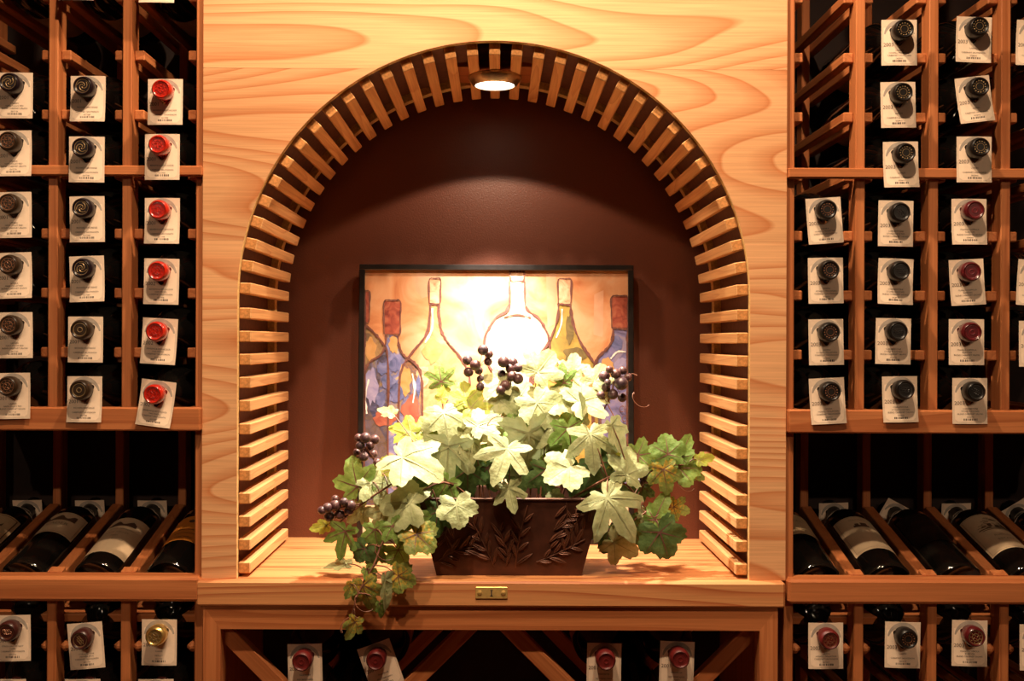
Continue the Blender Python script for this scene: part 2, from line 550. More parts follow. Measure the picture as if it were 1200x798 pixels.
# ------------------------------------------------------------------ counter
XCL, XCR = XX(234.5), XX(917.5)
ct = tag(empty('counter_top', (CX, 0, Z_CT)), 'thick fir counter ledge at the foot of the arched niche', 'counter')
m = MB(); m.box(XCL, XCR, -.019, .002, ZZ(708), Z_CT, .003); m.box
loc(m).build('front_edge', W_COUNTER, ct)
m = MB(); m.box(XCL+.012, XCR-.012, .002, WB, Z_CT-.022, Z_CT); loc(m).build('top_board', W_COUNTER, ct)
pl = P(576, 694.5, -.019)
plate_o = MB()
pw, ph = .0225, .0082
plate = MB(); plate.box(pl.x-pw, pl.x+pw, -.0205, -.019, pl.z-ph, pl.z+ph, .0006)
pp = loc(plate).build('number_plate', M_BRASS, ct)
pp['label'] = 'small brass plate with the numeral I'
for sx in (-1, 1):
    m = MB(); m.lathe([(.0034, 0), (.0034, .0006), (.0024, .0011)], 14, Matrix.Translation((pl.x+sx*.0165, -.0205, pl.z)) @ Matrix.Rotation(math.pi/2, 4, 'X'))
    m.box(pl.x+sx*.0165-.0024, pl.x+sx*.0165+.0024, -.0218, -.0214, pl.z-.0004, pl.z+.0004)
    loc(m).build('screw', M_BRASS, pp, True)
m = MB()
m.box(pl.x-.0008, pl.x+.0008, -.0209, -.0204, pl.z-.0042, pl.z+.0042)
for z in (-.0042, .0036): m.box(pl.x-.0019, pl.x+.0019, -.0209, -.0204, pl.z+z, pl.z+z+.0006)
loc(m).build('numeral', M_INK, pp)

# ------------------------------------------------------------------ diamond bin under the counter
bn = tag(empty('wine_bin', (CX, 0, 0)), 'redwood cabinet with crossed diagonal bars below the counter', 'wine bin')
bx0, bx1 = XX(242.5), XX(909.5)
ox0, ox1 = XX(262.5), XX(888.5)
zt, zo = ZZ(708), ZZ(735)
zbm = zo - .335


def bl(m):
    m.v = [(x-CX, y, z) for x, y, z in m.v]
    return m


# mitred frame
for nm, poly in (('top_rail', [(ox0, zo), (ox1, zo), (bx1, zt), (bx0, zt)]),
                 ('stile', [(bx0, zbm), (ox0, zbm+.03), (ox0, zo), (bx0, zt)]),
                 ('stile', [(ox1, zbm+.03), (bx1, zbm), (bx1, zt), (ox1, zo)]),
                 ('bottom_rail', [(bx0, zbm), (bx1, zbm), (ox1, zbm+.03), (ox0, zbm+.03)])):
    m = MB(); m.prism(poly, -.0145, .014)
    bl(m).build(nm, W_X if 'rail' in nm else W_Z, bn)
for x in (bx0+.008, bx1-.008):
    m = MB(); m.box(x-.007, x+.007, .014, .31, 0, zt-.022); bl(m).build('side_panel', W_Z, bn)
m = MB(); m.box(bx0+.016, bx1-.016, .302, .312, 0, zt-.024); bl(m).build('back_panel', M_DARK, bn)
m = MB(); m.box(bx0+.016, bx1-.016, .014, .30, zbm+.002, zbm+.016); bl(m).build('bottom_board', W_X, bn)
m = MB(); m.box(bx0, bx1, -.004, .014, 0, zbm, .001); bl(m).build('base_panel', W_X, bn)
barw, bart = .0225, .018
for (xa, xb) in ((XX(252), XX(559)), (XX(592), XX(899))):
    for flip in (0, 1):
        p0 = Vector((xa if not flip else xb, 0, zo+.004)); hd = (xb-xa)
        ang = math.radians(45)
        L = hd/2/math.cos(ang)*2
        for y0, y1, nm in ((.004, .022, 'diagonal_bar'), (.266, .284, 'rear_diagonal_bar')):
            if flip: y0 += .0181 if y0 < .1 else -.0181; y1 += .0181 if y1 < .1 else -.0181
            M = Matrix.Translation((p0.x-CX, 0, p0.z)) @ Matrix.Rotation(ang if not flip else math.pi-ang, 4, 'Y')
            m = MB(); m.box(0.0, L, y0, y1, -barw/2, barw/2, .001)
            ob = m.build(nm, W_DIAG, bn); ob.matrix_local = M

# ------------------------------------------------------------------ text meshes
_txt = {}


def text_mesh(body, size, align='CENTER'):
    key = (body, size, align)
    if key in _txt: return _txt[key]
    c = bpy.data.curves.new('t', 'FONT'); c.body = body; c.size = size; c.align_x = align; c.resolution_u = 2
    o = bpy.data.objects.new('t', c); COL.objects.link(o)
    dg = bpy.context.evaluated_depsgraph_get()
    me = bpy.data.meshes.new_from_object(o.evaluated_get(dg))
    r = ([tuple(v.co) for v in me.vertices], [tuple(p.vertices) for p in me.polygons])
    bpy.data.objects.remove(o); bpy.data.curves.remove(c); bpy.data.meshes.remove(me)
    _txt[key] = r
    return r


def put_text(m, body, size, x, z, y, align='CENTER', maxw=None):
    vs, fs = text_mesh(body, size, align)
    k = 1.0
    if maxw and vs:
        wd = max(v[0] for v in vs)-min(v[0] for v in vs)
        if wd > maxw: k = maxw/wd
    m.add([(x+v[0]*k, y, z+v[1]) for v in vs], fs)


# ------------------------------------------------------------------ neck tags
TW, TH = .0490, .0640
HZ = .0205                      # hole centre below the tag's top edge


def tag_curl(x, z, bend):
    return -abs(bend)*(z/.04)**2*.0030*(1 if z < 0 else .4) + math.copysign(.0011, bend)*(x/.0245)**2


def hole_r(a):
    base = .0120
    for c, h in ((-math.pi/2, .0046), (math.pi*.16, .0034), (math.pi*.84, .0034)):
        d = math.atan2(math.sin(a-c), math.cos(a-c))
        base += h*math.exp(-(d/.30)**2)
    return base


def card(bend, x0, x1, z0, z1, y, corner=0.0, thick=0.0, n=48):
    """sheet with the die-cut hole: rings of points from hole to rounded rectangle"""
    rows = []
    for i in range(n+1):
        a = 2*math.pi*i/n
        c, s_ = math.cos(a), math.sin(a)
        ts = []
        if c > 1e-9: ts.append(x1/c)
        if c < -1e-9: ts.append(x0/c)
        if s_ > 1e-9: ts.append(z1/s_)
        if s_ < -1e-9: ts.append(z0/s_)
        t = min(ts)
        # snap to the nearest corner when close
        px, pz = c*t, s_*t
        if corner == 0:
            for qx in (x0, x1):
                for qz in (z0, z1):
                    if abs(px-qx)+abs(pz-qz) < .0034: px, pz = qx, qz
        else:
            for qx in (x0, x1):
                for qz in (z0,):
                    dx, dz = abs(px-qx), abs(pz-qz)
                    if dx+dz < corner*1.2:
                        cx = qx-math.copysign(corner, qx); cz = qz+corner
                        v = Vector((px-cx, pz-cz))
                        if v.length > 0: v = v.normalized()*corner; px, pz = cx+v.x, cz+v.y
        h = min(hole_r(a), math.hypot(px, pz)*.97)
        hx, hz = c*h, s_*h
        row = []
        for k in range(5):
            u = k/4
            x, z = hx+(px-hx)*u, hz+(pz-hz)*u
            row.append((x, y+tag_curl(x, z, bend), z))
        rows.append(row)
    m = MB(); m.strip(rows)
    if thick:
        rows2 = [[(x, yy+thick, z) for x, yy, z in r][::-1] for r in rows]
        m.strip(rows2)
        m.strip([[r[-1], (r[-1][0], r[-1][1]+thick, r[-1][2])] for r in rows])
        m.strip([[(r[0][0], r[0][1]+thick, r[0][2]), r[0]] for r in rows])
    return m


BENDS = [1.0, -.7, .3, 1.6]
ME_CARD = [card(b, -TW/2, TW/2, -(TH-HZ), HZ, 0, 0, .0005).mesh('neck_tag', M_TAG) for b in BENDS]
ME_TPAN = [card(b, -TW/2+.0028, TW/2-.0028, -(TH-HZ)+.0025, .010, -.00025, .0075).mesh('cream_panel', M_TAGPANEL) for b in BENDS]
ME_TARC = []
for b in BENDS:
    m = MB(); rows = []
    for i in range(25):
        a = math.pi*(.02+.96*i/24)
        w_ = .0014+.0046*math.sin(a)**.8
        rows.append([(r_*math.cos(a), -.0004+tag_curl(r_*math.cos(a), r_*math.sin(a)-.001, b), r_*math.sin(a)-.001) for r_ in (.0212-w_, .0212)])
    m.strip(rows); ME_TARC.append(m.mesh('grey_arch', M_TAGARCH))

_print = {}


def print_mesh(lines, year, num, bend):
    key = (lines, year, num, bend)
    if key in _print: return _print[key]
    m = MB()
    put_text(m, year, .0072, -.0222, -.0170, 0, 'LEFT')
    z = -.0235 if len(lines) > 2 else -.0245
    st = .0036 if len(lines) > 2 else .0062
    for t in lines:
        put_text(m, t, .0030, 0, z, 0, 'CENTER', .040); z -= st
    put_text(m, num, .0028, .0, -.0350, 0)
    m.v = [(x, -.0006+tag_curl(x, z_, BENDS[bend]), z_) for x, y, z_ in m.v]
    tx = m.mesh('printed_text', M_INKSOFT)
    rr = random.Random(hash(num) % 1000 if False else sum(map(ord, num)))
    m = MB(); x = -.0095
    while x < .0095:
        w_ = rr.choice((.0006, .0009, .0014)); y = -.0006+tag_curl(x, -.037, BENDS[bend])
        m.add([(x, y, -.0388), (x+w_, y, -.0388), (x+w_, y, -.0361), (x, y, -.0361)], [(0, 1, 2, 3)])
        x += w_+rr.choice((.0005, .0008, .0013))
    bc = m.mesh('barcode', M_INK)
    _print[key] = (tx, bc)
    return _print[key]


def neck_tag(center, rot, lines, year, num, label, bend=0, tilt=0.0, yaw=0.0, sc=1.0):
    M = Matrix.Translation(center) @ Matrix.Rotation(math.radians(yaw), 4, 'Z') @ Matrix.Rotation(math.radians(tilt), 4, 'X') @ Matrix.Rotation(math.radians(-rot), 4, 'Y') @ Matrix.Scale(sc, 4)
    o = link('neck_tag', ME_CARD[bend], None, M)
    tag(o, label, 'tag', 'paper neck tags')
    link('cream_panel', ME_TPAN[bend], o); link('grey_arch', ME_TARC[bend], o)
    tx, bc = print_mesh(lines, year, num, bend)
    link('printed_text', tx, o); link('barcode', bc, o)
    return o


# ------------------------------------------------------------------ bottles
BR, BLEN = .0375, .295
body_prof = [(.012, .012), (.030, .003), (.0345, 0.0), (.0368, .003), (BR, .009), (BR, .182), (.0366, .194), (.0330, .207), (.0270, .219),
             (.0195, .230), (.0145, .241), (.0124, .252), (.0118, .286)]
m = MB(); m.lathe(body_prof, 32); ME_BODY = m.mesh('glass_body', M_GLASS, True)
cap_prof = [(.0138, .240), (.0139, .242), (.0131, .262), (.0129, .2745), (.0138, .2762), (.0141, .284), (.0139, .2885), (.0130, .2920), (.0112, .2938), (.0098, .2930), (.0090, .2918)]
ME_CAP = {}
for k, mt in CAPMAT.items():
    m = MB(); m.lathe(cap_prof, 28); ME_CAP[k] = m.mesh('capsule', mt, True)


def emblem_mesh(kind, mat):
    m = MB(); z = .2921

    def ring(r, w_, n=28):
        m.tube([(r*math.cos(2*math.pi*i/n), r*math.sin(2*math.pi*i/n), z) for i in range(n+1)], w_, 5, 1)
    if kind == 'dots':
        for i in range(14):
            a = 2*math.pi*i/14
            m.lathe([(.0011, z-.0008), (.0011, z+.0004), (.0006, z+.0007)], 6, Matrix.Translation((.0098*math.cos(a), .0098*math.sin(a), 0)))
        ring(.0062, .0004)
    elif kind == 'swirl':
        ring(.0112, .0005)
        for k in range(3):
            b0 = k*2*math.pi/3
            m.tube([((.0015+.0075*t)*math.cos(b0+t*3.4), (.0015+.0075*t)*math.sin(b0+t*3.4), z) for t in [i/10 for i in range(11)]], .00085, 5, 1)
    elif kind == 'seal':
        ring(.0112, .0007); ring(.0060, .0006)
        for k in range(4):
            b0 = k*math.pi/2+.5
            m.tube([(.002*math.cos(b0), .002*math.sin(b0), z), (.0055*math.cos(b0+.5), .0055*math.sin(b0+.5), z)], .0008, 5, 1)
        for k in range(9):
            a = k*2*math.pi/9
            m.lathe([(.0012, z-.0008), (.0007, z+.0006)], 6, Matrix.Translation((.0086*math.cos(a), .0086*math.sin(a), 0)))
    elif kind == 'script':
        ring(.0110, .0005)
        for dz in (-.0035, 0, .0035):
            wv = .0075 if dz == 0 else .0055
            m.tube([(-wv+2*wv*i/12, dz+.0012*math.sin(i*1.9)+(-wv+2*wv*i/12)*-.35, z) for i in range(13)], .0006, 5, 1)
    else:
        ring(.0108, .0006); ring(.0040, .0006)
    m.v = [(x*.82, y*.82, z_) for x, y, z_ in m.v]
    return m.mesh('emblem', EMBMAT[mat], True)


ME_EMB = {}


def emblem(kind, mat):
    if (kind, mat) not in ME_EMB: ME_EMB[(kind, mat)] = emblem_mesh(kind, mat)
    return ME_EMB[(kind, mat)]


def cyl_patch(r, a_half, z0, z1, n=20):
    """label patch: centred on local +y, text top towards +z"""
    m = MB(); rows = []
    for i in range(n+1):
        a = math.pi/2 + a_half - 2*a_half*i/n
        rows.append([(r*math.cos(a), r*math.sin(a), z) for z in (z0, z1)])
    m.strip(rows)
    return m


def on_cyl(m, r, zc):
    """bend a flat drawing (x, z) round the bottle; +x runs to the reader's right"""
    out = []
    for x, y, z in m.v:
        a = math.pi/2 + x/r     # reader looks along -y with the neck up: right is -x on the bottle
        out.append((r*math.cos(a), r*math.sin(a), zc+z))
    m.v = out
    return m


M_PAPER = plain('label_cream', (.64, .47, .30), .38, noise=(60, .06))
M_PAPER2 = plain('label_buff', (.52, .36, .20), .42, noise=(60, .08))
M_ORANGE = plain('label_orange', (.60, .20, .025), .45, noise=(60, .1))
M_BLK_LABEL = plain('label_black', (.014, .008, .006), .4, noise=(60, .2))
M_LINE = plain('label_brown_ink', (.10, .050, .028), .6)
M_GREYINK = plain('label_grey_ink', (.30, .22, .15), .6)
M_FAINT = plain('label_faint_copper', (.10, .035, .018), .5)
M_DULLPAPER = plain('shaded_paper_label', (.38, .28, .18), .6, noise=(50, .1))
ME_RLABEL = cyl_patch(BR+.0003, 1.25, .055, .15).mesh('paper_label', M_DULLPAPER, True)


def bottle(base, neck, capk, emb=None, label='', roll=0.0, paper=True, spin=0.0, group='wine bottles lying in the racks'):
    base = Vector(base); d = (Vector(neck)-base).normalized()
    zx = d; ux = Vector((0, 0, 1)); ux = (ux - zx*ux.dot(zx)).normalized()     # local +y points up
    xx = ux.cross(zx)
    M = Matrix((xx, ux, zx)).transposed().to_4x4()
    M = Matrix.Translation(base) @ M @ Matrix.Rotation(spin, 4, 'Z')
    r = empty('wine_bottle', M=M)
    tag(r, label, 'bottle', group)
    link('glass_body', ME_BODY, r)
    c = link('capsule', ME_CAP[capk], r)
    if emb: link('emblem', emblem(*emb), c)
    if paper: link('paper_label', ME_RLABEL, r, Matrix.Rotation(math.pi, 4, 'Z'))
    return r


CAPWORD = {'red': 'glossy red-capped', 'black': 'black-capped', 'plum': 'gold-stamped black-capped', 'bronze': 'bronze-brown-capped',
           'burgundy': 'burgundy-capped', 'maroon': 'maroon-capped', 'gold': 'gold-capped', 'darkred': 'dark-red-capped'}
ROWW = ['cropped top', 'first full', 'second full', 'third full', 'fourth full', 'fifth full', 'bottom full']
TAGD = -.022
bottle_no = [0]


def rack_bottle(side, colw, roww, cell_px, cx, top, rot, capk, emb, lines, year, num, bend=0, railz=None, spin=None):
    bottle_no[0] += 1
    hc = P(cx, top, TAGD)
    c = math.radians(rot)
    hole = hc + Vector((HZ*math.sin(c), 0, -HZ*math.cos(c)))
    ax = hole + Vector((0, 0, .002))
    zb = (railz + .0220) if railz else ax.z
    base = Vector((XX(cell_px), .25, zb + (.0005)))
    neck = Vector((ax.x, TAGD, ax.z))
    d = (neck-base).normalized()
    base = base + d*(.25-.25)
    L = BLEN
    nk = base + d*L
    where = '%s rack, %s, %s row' % (side, colw, roww)
    bottle(base, nk, capk, emb, '%s wine bottle in %s' % (CAPWORD[capk], where), spin=random.uniform(-.6, .6) if spin is None else spin)
    neck_tag(hole, rot, lines, year, num, 'paper tag on %s bottle, %s' % (CAPWORD[capk], where.replace('arched ', '')), bend, yaw=random.uniform(-2, 2))


LC = [191.25, 104.75, 18.25]
LW = ['column beside arched panel', 'second column from arched panel', 'column at photo edge']
T1 = ('LADERA', 'NAPA VALLEY RED', 'BLEND CABERNET SAUVIG')
T2 = ('RICHARD PARTRIDGE', 'CABERNET SAUVIGNON')
T3 = ('BEHRENS & HITCHCOCK', 'CABERNET SAUVIGNON')
T3b = ('BEHRENS & HITCHCOCK', 'OAK KNOLL', 'CABERNET SAUVIGNON')
left_tags = {
    0: dict(cx=[193.5, 190, 190, 189.5, 188, 186.5], top=[92.5, 157, 232, 303, 373, 446], rot=[0, 0, 0, -1, -3, -7], bend=[2, 2, 0, 2, 0, 3]),
    1: dict(cx=[103, 101.5, 101.5, 101, 100, 99], top=[89, 160, 230, 300, 371, 441], rot=[0, 0, 1, 2, 0, 0], bend=[0, 2, 2, 0, 2, 0]),
    2: dict(cx=[17.5, 16, 16, 16, 17, 15], top=[85, 153, 225, 296, 366, 437], rot=[0, 1, 1, 2, 1, 1], bend=[2, 0, 2, 0, 2, 1]),
}
for c in range(3):
    d = left_tags[c]
    for i in range(6):
        capk = ('red', 'plum', 'bronze')[c]
        emb = [('seal', 'red'), ('swirl', 'gold'), ('seal', 'copper')][c]
        if c == 2 and i == 0: capk, emb = 'plum', ('swirl', 'gold')
        if c == 1 and i >= 4: capk, emb = 'bronze', ('ringed', 'gold')
        ln = ((T3 if i < 3 else T3b), T2, T1)[c]
        yr = ('2001' if i < 3 else '2002', '2001', '2001')[c]
        rack_bottle('left', LW[c], ROWW[i+1], LC[c], d['cx'][i], d['top'][i], d['rot'][i], capk, emb, ln, yr,
                    ('0017498', '0017280', '0017136')[c], d['bend'][i], LV[i+2])
    # the row cut by the top of the picture
    cxt = (184, 90, 2)[c]; tp = (-50, -53, -56)[c]
    rack_bottle('left', LW[c], ROWW[0], LC[c], cxt, tp, 0, 'plum', ('swirl', 'gold'), T3 if c == 0 else T2, '2001', '0017498', 0, LV[0])

RC = [966.25, 1050.5, 1135.75, 1220.5]
RW = ['column beside arched panel', 'second column from arched panel', 'third column from arched panel', 'column at photo edge']
U1 = ('LADERA', 'HOWELL MOUNTAIN', 'CABERNET SAUVIGNON')
U2 = ('LARKIN', 'CABERNET SAUVIGNON')
U3 = ('CORNERSTONE', 'STONE PLACE RED', 'BLEND CABERNET SAUVIG')
U4 = ('FRANCIS COPPOLA', 'RUBICON', 'BLEND CABERNET SAUVIG')
RROW = ['top', 'second', 'third', 'fourth', 'fifth', 'sixth', 'seventh']
right_tags = [
    [None, None, None, (964, 232, 4, 1), (967.5, 302, 1, 2), (968, 374, 1, 2), (968.5, 443, 3, 0)],
    [(1054, 23, 0, 2), (1052.5, 96, 1, 2), (1055.5, 166, 1, 0), (1050.5, 235, -1, 2), (1050.5, 303, -2, 0), (1047.5, 373, -1, 2), (1054.5, 441, 1, 0)],
    [(1141.5, 20, -2, 1), (1139, 90, 7, 0), (1142, 160, 0, 2), (1136, 233, 0, 0), (1131.5, 304, 3, 1), (1133, 374, 0, 2), (1137, 443, 0, 2)],
    [(1213, 24, -3, 0), None, None, None, (1214, 305, -4, 1), (1215, 376, 0, 2), None],
]
for c in range(4):
    for i, e in enumerate(right_tags[c]):
        if not e: continue
        cx, tp, rot, bend = e
        yr = '2003'
        if c == 0: capk, emb, ln = 'black', ('dots', 'copper'), U1
        elif c == 1:
            capk, emb, ln = ('black', ('dots', 'gold'), U1 if i == 0 else U2) if i < 3 else ('black', ('script', 'black'), U3)
        elif c == 2:
            capk, emb, ln = ('black', ('dots', 'gold'), U2) if i < 3 else (('burgundy', ('ringed', 'burgundy'), U4) if i < 6 else ('black', ('script', 'black'), U3))
        else:
            capk, emb, ln = 'black', ('dots', 'gold'), U2
        rack_bottle('right', RW[c], RROW[i], RC[c], cx, tp, rot, capk, emb, ln, yr, '00289%d3' % (c+2), bend, LV[i+1])

# lower rows
low_l = [(186.5, 726, 0, 'gold', ('seal', 'gold'), ('SHAFER', 'MERLOT')), (98.5, 730, 5, 'maroon', ('script', 'gold'), ('CORNERSTONE', 'HOWELL MTN', 'CABERNET SAUVIGNON')),
         (14.5, 721, 1, 'maroon', ('script', 'copper'), ('STAGS LEAP DISTRICT', 'CLIFFS', 'CABERNET SAUVIGNON'))]
for c, (cx, tp, rot, capk, emb, ln) in enumerate(low_l):
    rack_bottle('left', LW[c], 'upper below-display', LC[c], cx, tp, rot, capk, emb, ln, '2001', '0021734', 2, LOW[0])
    rack_bottle('left', LW[c], 'cropped lowest', LC[c], cx-(4, 2, 5)[c], 796, 0, 'maroon', ('script', 'copper'), ln, '2001', '0021734', 2, LOW[1])
low_r = [(968, 730, 0, 'darkred', ('seal', 'copper'), U1), (1058.5, 729, -1, 'black', ('dots', 'copper'), U2), (1137, 727, -1, 'burgundy', ('seal', 'gold'), U4), (1216, 732, 0, 'black', ('dots', 'gold'), U2)]
for c, (cx, tp, rot, capk, emb, ln) in enumerate(low_r):
    rack_bottle('right', RW[c], 'below-display', RC[c], cx, tp, rot, capk, emb, ln, '2003', '0024417', 2, LOW[0])

# bottles in the diamond bin
for (bx, by, tx, ty, rot, where) in ((353, 776, 357, 756, 1.5, 'left of left diagonal V'), (440, 775, 436, 756, 20, 'right of left diagonal V'),
                                     (710.5, 775, 709, 752, -1, 'left of right diagonal V'), (797.5, 773, 792, 751, -2, 'right of right diagonal V')):
    nk = P(bx, by, -.018)
    base = Vector((nk.x + (.004 if bx < 583 else -.004), .275, nk.z-.004))
    bottle(base, nk, 'darkred', ('ringed', 'darkred'), 'dark-red-capped wine bottle under the counter, upper %s' % where, paper=False, group='bottles in the diamond bin')
    hc = P(tx, ty, .008); c_ = math.radians(rot)
    ax = base + (nk-base)*((.275-.008)/(.275+.018))
    hole = Vector((ax.x, .008, ax.z-.002))
    neck_tag(hole, rot, ('PAHLMEYER', 'RED WINE NAPA'), '2001', '0022871', 'paper tag on dark-red-capped bottle under the counter, upper %s' % where, 2)
for (bx, where) in ((397, 'left'), (754, 'right')):
    nk = P(bx, 833, -.018)
    base = Vector((nk.x, .275, nk.z-.003))
    bottle(base, nk, 'darkred', ('ringed', 'darkred'), 'wine bottle low in the %s diagonal V, only its tag edge showing' % where, paper=False, group='bottles in the diamond bin')
    hole = Vector((nk.x, .008, nk.z-.003+.002)) + Vector((0, 0, -.002))
    neck_tag(hole, 1, ('PAHLMEYER', 'RED WINE NAPA'), '2001', '0022871', 'cropped paper tag peeping up at photo bottom, %s diagonal V' % where, 2)

# ------------------------------------------------------------------ display bottles
LRAD = BR + .0004
INK_R = BR + .0008


def lines_of(m, words, size, z0, step, maxw=.05):
    z = z0
    for t in words:
        put_text(m, t, size, 0, z, 0, 'CENTER', maxw); z -= step


def hills(m, w_, z0, h, seed):
    rr = random.Random(seed); n = 18; top_ = []
    for i in range(n+1):
        x = -w_/2+w_*i/n
        top_.append((x, z0+h*(.45+.35*math.sin(i*.7+seed)+.2*rr.random())))
    for i in range(n):
        m.add([(top_[i][0], 0, z0), (top_[i+1][0], 0, z0), (top_[i+1][0], 0, top_[i+1][1]), (top_[i][0], 0, top_[i][1])], [(0, 1, 2, 3)])


def display_label(root, style):
    def art(build, mat, nm, zc, r=INK_R, parent=None):
        m = MB(); build(m); on_cyl(m, r, zc)
        return m.build(nm, mat, parent or root)
    def patch(mat, ah, z0, z1):
        return cyl_patch(LRAD, ah, z0, z1).build('front_label', mat, root, True)
    def rect(m, x0, x1, z0, z1):
        n = 12
        for i in range(n):
            a, b = x0+(x1-x0)*i/n, x0+(x1-x0)*(i+1)/n
            m.add([(a, 0, z0), (b, 0, z0), (b, 0, z1), (a, 0, z1)], [(0, 1, 2, 3)])
    def border(m, w_, z0, z1, t=.0006):
        rect(m, -w_, w_, z0, z0+t); rect(m, -w_, w_, z1-t, z1); rect(m, -w_, -w_+t, z0, z1); rect(m, w_-t, w_, z0, z1)
    if style == 'cader':
        lb = patch(M_PAPER, 1.02, .098, .170)
        art(lambda m: (rect(m, -.024, .024, .012, .016), hills(m, .048, .016, .014, 2)), M_LINE, 'vineyard_print', .13, parent=lb)
        art(lambda m: lines_of(m, ['CADER'], .011, -.003, .01, .040), M_GREYINK, 'lettering', .13, parent=lb)
        art(lambda m: border(m, .036, -.028, .036), M_GREYINK, 'border_line', .13, parent=lb)
    elif style == 'eagle':
        lb = patch(M_PAPER, 1.02, .030, .150)
        art(lambda m: (rect(m, -.022, .022, .030, .034), hills(m, .044, .034, .012, 4)), M_LINE, 'landscape_print', .09, parent=lb)
        art(lambda m: lines_of(m, ['Cabernet Sauvignon', 'NAPA VALLEY', '2001', 'Estate Bottled'], .0060, .018, .012, .046), M_GREYINK, 'lettering', .09, parent=lb)
    elif style == 'orange':
        lb = patch(M_ORANGE, 1.1, .070, .158)
        art(lambda m: lines_of(m, ['CABERNET', 'SAUVIGNON', 'Napa Valley'], .0058, -.004, .013, .046), M_LINE, 'lettering', .11, parent=lb)
        def blob(m):
            n = 16
            m.add([(.0055*math.cos(2*math.pi*i/n)*(1+.2*math.sin(3*i)), 0, .028+.0055*math.sin(2*math.pi*i/n)) for i in range(n)], [tuple(range(n))])
        art(blob, M_LINE, 'crest', .11, parent=lb)
    elif style == 'framed':
        lb = patch(M_PAPER2, 1.02, .090, .165)
        art(lambda m: border(m, .034, -.034, .034, .0016), M_LINE, 'border_line', .1275, parent=lb)
        art(lambda m: hills(m, .040, 0, .02, 6), M_LINE, 'landscape_print', .1275, parent=lb)
    elif style == 'buff':
        lb = patch(M_PAPER2, 1.05, .100, .175)
        art(lambda m: lines_of(m, ['VEDAL'], .0105, .010, .01, .040), M_GREYINK, 'lettering', .135, parent=lb)
        art(lambda m: border(m, .036, -.031, .036), M_GREYINK, 'border_line', .135, parent=lb)
    elif style == 'house':
        lb = patch(M_PAPER, 1.0, .050, .165)
        art(lambda m: (rect(m, -.012, .012, .016, .022), rect(m, -.009, -.003, .022, .028), rect(m, .000, .010, .022, .030)), M_LINE, 'estate_print', .11, parent=lb)
        art(lambda m: lines_of(m, ['Napa Valley'], .0055, .040, .012, .046), M_GREYINK, 'lettering', .11, parent=lb)
        art(lambda m: border(m, .034, -.054, .052), M_GREYINK, 'border_line', .11, parent=lb)
    elif style == 'dark':
        lb = patch(M_BLK_LABEL, 1.02, .080, .175)
        art(lambda m: lines_of(m, ['CASA RIUS', 'NAPA'], .0085, .018, .020, .050), M_FAINT, 'lettering', .125, parent=lb)
    elif style == 'estate':
        lb = patch(M_PAPER, 1.05, .055, .175)
        def draw(m):
            rr = random.Random(3)
            for k in range(46):
                x = rr.uniform(-.022, .022); z = .008+.034*(1-(x/.024)**2)*rr.random()
                rect(m, x-.004, x+.004, z, z+.0010)
            for k in range(4): rect(m, -.018+.010*k, -.012+.010*k, .012, .016+.006*(k % 2))
            rect(m, -.026, .026, .006, .0085); rect(m, -.022, .022, .002, .0035)
        art(draw, M_LINE, 'engraved_estate', .118, parent=lb)
        art(lambda m: lines_of(m, ['Rubicon', 'ESTATE'], .0075, -.020, .014, .046), M_GREYINK, 'lettering', .118, parent=lb)
        art(lambda m: border(m, .037, -.060, .054), M_GREYINK, 'border_line', .118, parent=lb)


DB_DEP = .028


def display_bottle(cell_px, style, label, tagrot, tagbend, taglabel):
    base = Vector((XX(cell_px), DB_DEP, CZ-.353))
    d = Vector((0, math.cos(DISP_TILT), math.sin(DISP_TILT)))
    r = bottle(base, base+d*BLEN, 'black', None, label, paper=False, group='display bottles')
    display_label(r, style)
    if taglabel:
        c = base + d*.262
        o = neck_tag(c - Vector((0, 0, .002)), tagrot, T2, '2001', '0017280', taglabel, tagbend, tilt=6)
    return r


display_bottle(18.25, 'cader', 'reclining wine bottle, cream label with vineyard band and large capitals, left display shelf', 1, 2, 'paper tag behind the bottle with the capitals label, left display')
display_bottle(104.75, 'eagle', 'reclining wine bottle with tall cream landscape label near panel, left display shelf', 0, 0, 'paper tag behind the tall cream landscape label bottle, left display')
display_bottle(191.25, 'orange', 'reclining wine bottle with orange label, left display shelf beside panel', 0, 0, None)
display_bottle(-68.25, 'framed', 'reclining wine bottle with dark-bordered label cut by photo left edge', 1, 0, 'paper tag at far left above display shelf')
display_bottle(966.25, 'buff', 'reclining wine bottle with plain buff label, right display shelf beside panel', 0, 0, 'sliver of paper tag beside arched panel, right display shelf')
display_bottle(1050.5, 'house', 'reclining wine bottle, cream label with small house print, right display shelf', 2, 0, 'upright paper tag behind the house label bottle, right display')
display_bottle(1135.75, 'dark', 'reclining wine bottle with black label and faint copper capitals, right display shelf', -28, 3, 'crooked curled paper tag behind the black label bottle, right display')
display_bottle(1220.5, 'estate', 'reclining wine bottle with engraved estate label at right photo edge', 1, 2, 'upright paper tag behind the engraved estate label bottle, right display')
display_bottle(1305.5, 'buff', 'reclining wine bottle beyond right edge, only its neck showing', 32, 0, 'tilted paper tag at right photo edge above display shelf')

